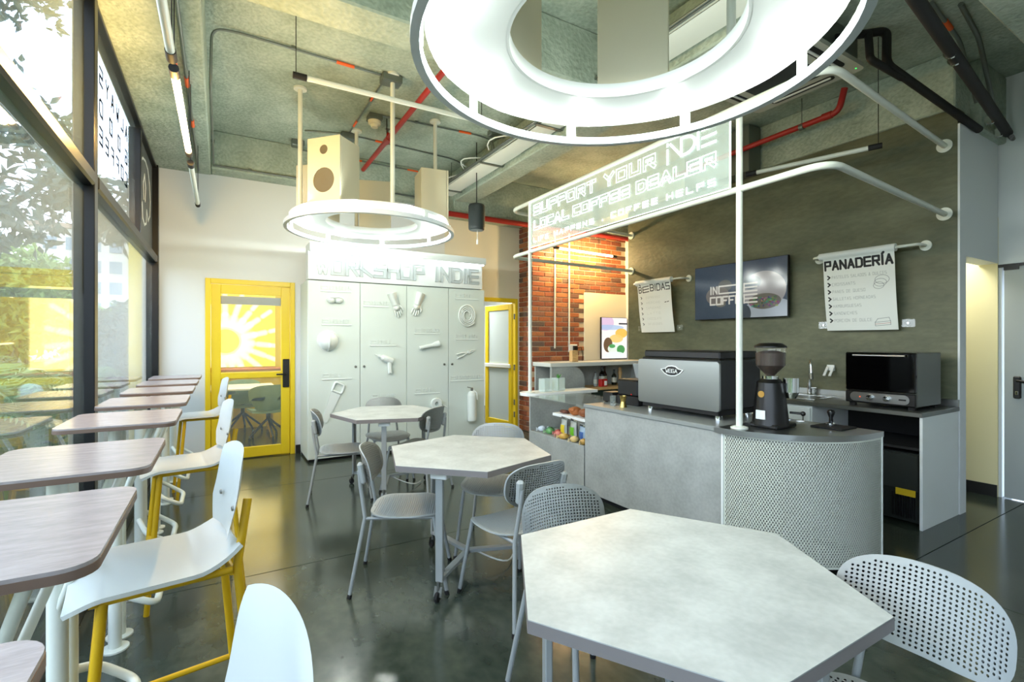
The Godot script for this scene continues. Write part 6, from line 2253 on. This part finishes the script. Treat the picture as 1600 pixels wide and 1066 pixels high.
func furniture() -> void:
	hex_table(P(1.196, 0, 1.034), 0.0, deg_to_rad(158), "large looking pale grey hexagonal table beside the rounded perforated counter end")
	hex_table(P(1.357, 0, 2.83), deg_to_rad(15.5), deg_to_rad(221), "pale grey hexagonal table between the other two hexagonal tables")
	hex_table(P(1.415, 0, 4.78), deg_to_rad(43.5), deg_to_rad(249), "pale grey hexagonal table in front of the white tool cabinet")
	var ch := make_chair()
	var spots := [
		[0.985, 2.90, 0.90, -0.43, "perforated grey cafe chair on the window side of the middle hexagonal table"],
		[1.42, 2.36, -0.08, 0.99, "perforated grey chair at the middle table, its back to the table by the perforated counter"],
		[1.66, 3.05, -0.62, -0.78, "perforated grey cafe chair on the display case side of the middle hexagonal table"],
		[0.985, 4.73, 0.97, -0.20, "perforated grey cafe chair on the window side of the table by the tool cabinet"],
		[1.53, 5.16, -0.06, -1.0, "perforated grey cafe chair between the tool cabinet and its table"],
		[1.63, 4.60, -0.58, 0.81, "perforated grey cafe chair on the display case side of the table by the tool cabinet"],
		[1.22, 1.46, -0.10, -1.0, "perforated grey cafe chair tucked under the table by the perforated counter, facing the window end"],
		[1.42, 0.585, -1.0, 0.02, "perforated grey cafe chair beside the rounded perforated counter end, nearest the grey metal door"]]
	for i in spots.size():
		var q: Array = spots[i]
		if i == 0:
			ch.position = P(q[0], 0, q[1])
			ch.rotation.y = turn_to(q[2], q[3])
			ch.set_meta("label", q[4])
		else:
			dup(ch, P(q[0], 0, q[1]), turn_to(q[2], q[3]), q[4])
	var ht := make_high_table()
	var backs := [0.837, 1.584, 2.317, 3.26, 4.07, 4.87, 5.65, 6.45]
	var nth := ["the eighth high window table counted from the yellow door", "the seventh high window table counted from the yellow door", "the sixth high window table counted from the yellow door", "the fifth high window table counted from the yellow door", "the fourth high window table counted from the yellow door", "the third high window table counted from the yellow door", "the second high window table counted from the yellow door", "high window table closest to the yellow door and far wall"]
	for i in 8:
		var at := P(-0.398, 0, backs[i] - 0.265)
		if i == 0:
			ht.position = at
			ht.set_meta("label", nth[0])
		else:
			dup(ht, at, 0.0, nth[i])
	var st := make_stool()
	var seats := [[0.68, "white seated yellow bar stool, fourth along the windows from the yellow door"], [1.92, "white seated yellow bar stool, third along the windows from the yellow door"], [3.41, "white seated yellow bar stool, second along the windows from the yellow door"], [5.52, "white seated yellow bar stool beside the yellow door"]]
	for i in 4:
		var at := P(-0.15 if i == 0 else -0.175, 0, seats[i][0])
		if i == 0:
			st.position = at
			st.rotation.y = PI / 2 + 0.14
			st.set_meta("label", seats[0][1])
		else:
			dup(st, at, PI / 2 + 0.14, seats[i][1])

# ---------------------------------------------------------------- pipes, trays and lamps under the ceiling
func conduit(pts: Array, r: float, label: String, marks := [], group := "conduits under the ceiling") -> void:
	var t := thing("electrical_conduit", label, "conduit", Vector3.ZERO, 0.0, group)
	var s := MB.new()
	s.tube(fillet(pts, 0.10), r, 8)
	part("tube", s, M.galv, t)
	for m in marks:      # [segment, share]: an orange sleeve
		var a: Vector3 = pts[m[0]]; var b: Vector3 = pts[m[0] + 1]
		var c: Vector3 = a.lerp(b, m[1]); var e := (b - a).normalized()
		s = MB.new()
		s.tube([c - e * 0.075, c + e * 0.075], r + 0.004, 8)
		part("orange_sleeve", s, M.orange, t)
	for i in pts.size() - 1:
		if (pts[i + 1] - pts[i]).length() > 0.8:
			s = MB.new()
			var c: Vector3 = pts[i].lerp(pts[i + 1], 0.35)
			s.cbox(c + Vector3(0, r, 0), Vector3(0.035, 0.03, 0.035), 0.003)
			part("clamp", s, M.galv, t)

func junction(at: Vector3, size: Vector3, label: String) -> void:
	var t := thing("junction_box", label, "junction box", at, 0.0, "junction boxes under the ceiling")
	var s := MB.new()
	s.cbox(Vector3.ZERO, size, 0.006)
	part("box", s, M.galv, t)
	s = MB.new()
	s.cbox(Vector3(0, -size.y / 2 - 0.003, 0), Vector3(size.x * 0.92, 0.006, size.z * 0.92), 0.002)
	part("cover", s, M.galv, t)

func ceiling_services() -> void:
	var s := MB.new()
	# conduits
	conduit([P(-0.07, 3.46, 6.5), P(-0.07, 3.46, 4.5), P(-0.06, 3.84, 4.38), P(0.12, 3.86, 4.38), P(1.25, 3.86, 4.42)], 0.010, "long grey conduit bent up from the window beam and across the slab", [[3, 0.72]])
	conduit([P(-0.22, 3.415, 6.7), P(-0.22, 3.415, 2.6)], 0.012, "straight grey conduit with orange sleeves along the window beam", [[0, 0.35], [0, 0.55], [0, 0.9]])
	conduit([P(-0.28, 3.415, 6.7), P(-0.28, 3.415, 3.4)], 0.011, "thin grey conduit beside the orange sleeved one on the window beam", [[0, 0.75]])
	conduit([P(-0.08, 3.47, 6.585), P(1.0, 3.47, 6.585), P(2.6, 3.47, 6.585)], 0.012, "grey conduit along the beam over the far wall", [[0, 0.9], [1, 0.35]])
	conduit([P(1.30, 3.865, 4.46), P(1.28, 3.865, 5.84)], 0.008, "short grey conduit with an orange sleeve between two ceiling boxes", [[0, 0.3], [0, 0.8]])
	conduit([P(0.83, 3.865, 6.05), P(1.28, 3.865, 5.90), P(2.6, 3.865, 5.98), P(2.80, 3.84, 6.0), P(2.83, 3.5, 6.03)], 0.009, "grey conduit crossing the slab above the ring light by the cabinet", [[1, 0.3]])
	conduit([P(1.46, 3.865, 5.22), P(2.6, 3.865, 5.14), P(2.80, 3.84, 5.14), P(2.83, 3.5, 5.17)], 0.009, "grey conduit from the smoke detector to the cable tray", [[0, 0.85]])
	conduit([P(0.85, 3.83, 6.585), P(1.7, 3.83, 6.585), P(2.7, 3.83, 6.585)], 0.008, "grey conduit behind the speaker boxes near the far beam", [[0, 0.8], [1, 0.6]])
	conduit([P(0.75, 3.865, 3.42), P(2.75, 3.865, 3.42)], 0.012, "grey conduit with an orange sleeve beside the cross beam", [[0, 0.3]])
	junction(P(1.34, 3.84, 4.42), Vector3(0.18, 0.07, 0.12), "grey junction box on the slab beside the ring light pole")
	junction(P(1.28, 3.84, 5.90), Vector3(0.16, 0.06, 0.12), "grey junction box on the slab above the cream speaker box")
	junction(P(0.80, 3.84, 6.42), Vector3(0.14, 0.07, 0.10), "grey junction box near the far beam with a hanging cable")
	junction(P(2.72, 3.84, 4.95), Vector3(0.16, 0.06, 0.10), "grey junction box above the hanging black speaker")
	var sd := thing("smoke_detector", "round cream smoke detector on a grey box under the slab", "smoke detector", P(1.42, 3.80, 5.28))
	s = MB.new()
	s.cbox(Vector3(0, 0.045, 0), Vector3(0.14, 0.06, 0.14), 0.005)
	part("back_box", s, M.galv, sd)
	s = MB.new()
	s.lathe([Vector2(0, -0.055), Vector2(0.035, -0.055), Vector2(0.045, -0.03), Vector2(0.065, -0.02), Vector2(0.07, 0.012), Vector2(0, 0.012)], 22)
	part("sensor", s, M.box_board, sd)
	# red sprinkler pipes
	var rp := thing("sprinkler_pipe", "red sprinkler pipe running over the ring light by the cabinet", "pipe", Vector3.ZERO)
	s = MB.new()
	s.tube([P(1.61, 3.72, 3.29), P(1.62, 3.72, 6.58)], 0.027, 14)
	part("pipe", s, M.red, rp)
	s = MB.new()
	s.tube([P(1.62, 3.72, 5.40), P(1.62, 3.72, 5.53)], 0.036, 14)
	s.tube([P(1.62, 3.72, 5.465), P(1.62, 3.80, 5.465)], 0.016, 10)
	part("tee", s, M.red, rp)
	s = MB.new()
	s.lathe([Vector2(0, 0), Vector2(0.010, 0), Vector2(0.012, 0.03), Vector2(0.03, 0.036), Vector2(0.03, 0.04), Vector2(0, 0.04)], 12, Transform3D(Basis(), P(1.62, 3.80, 5.465)))
	part("sprinkler_head", s, M.dull_steel, rp)
	s = MB.new()
	s.tube([P(1.56, 3.72, 5.3), P(1.56, 3.88, 5.3)], 0.005, 6)
	part("hanger", s, M.black, rp)
	rp = thing("sprinkler_pipe", "red sprinkler pipe along the wall above the open yellow door", "pipe", Vector3.ZERO)
	s = MB.new()
	s.tube([P(1.9, 3.24, 6.36), P(6.3, 3.24, 6.36)], 0.038, 14)
	part("pipe", s, M.red, rp)
	s = MB.new()
	s.tube([P(2.35, 3.06, 6.30), P(2.7, 3.20, 6.32)], 0.055, 14)
	s.tube([P(2.42, 3.02, 6.30), P(2.42, 3.14, 6.30)], 0.03, 12)
	part("valve", s, plain(Color(0.75, 0.12, 0.10), 0.35), rp)
	rp = thing("sprinkler_pipe", "red sprinkler pipe with an upturned elbow along the green wall", "pipe", Vector3.ZERO)
	s = MB.new()
	s.tube(fillet([P(4.98, 3.56, 4.3), P(4.98, 3.60, 2.38), P(4.98, 3.80, 2.33)], 0.07), 0.028, 14)
	part("pipe", s, M.red, rp)
	s = MB.new()
	s.tube([P(4.98, 3.60, 2.44), P(4.98, 3.60, 2.52)], 0.035, 12)
	part("coupling", s, M.red, rp)
	s = MB.new()
	s.tube([P(4.98, 3.60, 2.72), P(4.98, 3.87, 2.72)], 0.005, 6)
	s.tube([P(4.98, 3.585, 2.70), P(4.98, 3.585, 2.74)], 0.033, 12)
	part("hanger", s, M.galv, rp)
	# white cable tray
	var ct := thing("cable_tray", "long white cable tray with bundled cables running down the room", "cable tray", Vector3.ZERO)
	s = MB.new()
	s.span(P(2.58, 3.50, -1.0), P(2.82, 3.505, 6.40))
	part("bottom", s, M.white_pipe, ct)
	for x in [2.58, 2.812]:
		s = MB.new()
		s.span(P(x, 3.50, -1.0), P(x + 0.008, 3.56, 6.40))
		part("side_wall", s, M.white_pipe, ct)
	for x in [2.56, 2.535]:
		s = MB.new()
		s.tube([P(x, 3.515, -1.0), P(x, 3.515, 6.40)], 0.009, 8)
		part("cable", s, M.galv, ct)
	for k in 6:
		s = MB.new()
		s.tube([P(2.70, 3.505, 0.4 + k * 1.15), P(2.70, 3.88, 0.4 + k * 1.15)], 0.005, 6)
		s.span(P(2.55, 3.49, 0.38 + k * 1.15), P(2.85, 3.50, 0.42 + k * 1.15))
		part("hanger", s, M.galv, ct)
	for q in [[5.0, 0.2], [5.35, -0.12], [4.2, 0.1]]:
		s = MB.new()
		var w := []
		for i in 9:
			var u := i / 8.0
			w.append(P(2.60 + 0.12 * sin(u * 5.0 + q[1] * 9), 3.57 + 0.05 * sin(u * PI), q[0] + u * 0.6))
		s.tube(w, 0.008, 6)
		part("loose_cable", s, M.white, ct)
	# hanging black speaker
	var hs := thing("pendant_speaker", "black cylindrical speaker hung on a cable in front of the far wall", "speaker", P(2.68, 2.80, 5.35))
	s = MB.new()
	s.lathe([Vector2(0, 0), Vector2(0.085, 0), Vector2(0.097, 0.012), Vector2(0.10, 0.03), Vector2(0.10, 0.29), Vector2(0.092, 0.31), Vector2(0, 0.315)], 28)
	part("body", s, plain(Color(0.13, 0.16, 0.16), 0.5), hs)
	s = MB.new()
	s.lathe([Vector2(0, -0.003), Vector2(0.08, -0.003), Vector2(0.08, 0.001), Vector2(0, 0.001)], 24)
	part("grille", s, plain(Color(0.45, 0.48, 0.48), 0.5), hs)
	s = MB.new()
	s.tube([Vector3(0, 0.315, 0), Vector3(0, 1.07, 0)], 0.006, 6)
	part("cable", s, M.black_matt, hs)
	s = MB.new()
	s.tube([Vector3(0.01, -0.12, 0), Vector3(0.01, 0.0, 0)], 0.003, 5)
	s.cbox(Vector3(0.01, -0.14, 0), Vector3(0.02, 0.06, 0.012), 0.003)
	part("tag", s, M.white, hs)
	# tube lamps along the windows, only one of them lit
	tube_lamp(P(-0.2, 2.80, 3.0), P(-0.2, 2.82, 4.24), M.tube_on, Color(1.0, 0.80, 0.46), 0.75, "glowing warm tube light hung along the windows", [])
	tube_lamp(P(-0.2, 2.78, 1.5), P(-0.2, 2.79, 2.76), M.white_pipe, Color.WHITE, 0.0, "unlit white tube light hung along the windows before the glowing one", [])
	tube_lamp(P(-0.2, 2.82, 4.56), P(-0.2, 2.83, 5.84), M.white_pipe, Color.WHITE, 0.0, "unlit white tube light hung along the windows near the far wall", [])
	tube_lamp(P(0.50, 3.30, 3.70), P(1.84, 3.30, 3.68), M.white_pipe, Color.WHITE, 0.0, "unlit white tube light hung across the room beside the ring poles", [])
	tube_lamp(P(4.20, 2.99, 2.72), P(4.48, 3.0, 1.90), M.white_pipe, Color.WHITE, 0.0, "unlit white tube light hung behind the pipe frame over the bar", [P(4.50, 0, 1.86)])
	# air conditioner
	var ac := thing("ceiling_cassette", "white ceiling cassette air conditioner above the service counter", "air conditioner", P(3.92, 3.60, 2.34))
	s = MB.new()
	s.prism(rrect(0.90, 0.90, 0.05), 0.0, 0.035, flat(Vector3.ZERO), true)
	part("face_panel", s, plain(Color(0.72, 0.73, 0.68), 0.45), ac)
	s = MB.new()
	s.span(Vector3(-0.41, 0.035, -0.41), Vector3(0.41, 0.27, 0.41), 0.005)
	part("casing", s, M.galv, ac)
	s = MB.new()
	s.prism(rrect(0.50, 0.50, 0.06), -0.006, 0.002, flat(Vector3.ZERO), true)
	part("intake_grille", s, plain(Color(0.20, 0.23, 0.24), 0.5), ac)
	for k in 4:
		var b := Basis(Vector3.UP, PI / 2 * k)
		s = MB.new()
		s.prism(rrect(0.52, 0.075, 0.035), -0.004, 0.002, Transform3D(b * flat(Vector3.ZERO).basis, b * Vector3(0, 0, 0.36)), true)
		var sl := part("outlet", s, plain(Color(0.10, 0.11, 0.11), 0.5), ac)
		s = MB.new()
		s.prism(rrect(0.48, 0.018, 0.008), -0.012, -0.004, Transform3D(b * flat(Vector3.ZERO).basis, b * Vector3(0, 0, 0.35)))
		part("louvre", s, M.white, sl)
	s = MB.new()
	s.ball(Vector3(0.38, -0.002, 0.41), Vector3(0.006, 0.004, 0.006), 8, 6)
	part("status_light", s, glow(Color(0.2, 1.0, 0.4), 1.5), ac)
	# grey duct
	s = MB.new()
	s.span(P(5.03, 3.34, 3.32), P(5.25, 3.86, 4.2), 0.006)
	solo("air_duct", s, M.galv, "grey sheet metal air duct behind the edge lit sign", "duct")
	# black insulated pipes
	var bp := thing("insulated_pipe", "thick straight black insulated pipe running to the white wall", "pipe", Vector3.ZERO)
	s = MB.new()
	s.tube([P(2.95, 3.33, 1.14), P(6.02, 3.30, 1.49)], 0.036, 16)
	part("pipe", s, M.black_matt, bp)
	for q in [0.36, 0.40, 0.84, 0.97]:
		s = MB.new()
		var a := P(2.95, 3.33, 1.12).lerp(P(6.02, 3.30, 1.54), q)
		s.tube([a, a + Vector3(0.018, 0, -0.003)], 0.039, 16)
		part("band", s, M.chrome, bp)
	s = MB.new()
	s.tube([P(6.02, 3.30, 1.49), P(6.03, 3.24, 1.46), P(5.88, 3.22, 1.43)], 0.018, 10)
	part("valve_tail", s, M.black, bp)
	bp = thing("insulated_pipe", "bent black insulated pipe from the air conditioner to the white wall", "pipe", Vector3.ZERO)
	s = MB.new()
	s.tube(fillet([P(3.98, 3.73, 1.92), P(4.37, 3.82, 1.75), P(4.24, 3.50, 1.70), P(5.58, 3.26, 1.56)], 0.07), 0.030, 14)
	part("pipe", s, M.black_matt, bp)
	s = MB.new()
	s.tube(fillet([P(4.22, 3.785, 1.81), P(4.06, 3.50, 1.73), P(4.45, 3.45, 1.68)], 0.05), 0.026, 12)
	part("branch", s, M.black_matt, bp)
	conduit([P(4.35, 3.86, 1.47), P(5.1, 3.86, 1.54), P(5.42, 3.44, 1.53)], 0.015, "galvanised conduit with an orange sleeve bent down beside the black pipes", [[0, 0.55]], "galvanised conduits by the black pipes")
	conduit([P(4.55, 3.86, 1.37), P(5.19, 3.86, 1.45), P(5.75, 3.40, 1.50)], 0.017, "thicker galvanised conduit bent down to the white wall beside the black pipes", [], "galvanised conduits by the black pipes")
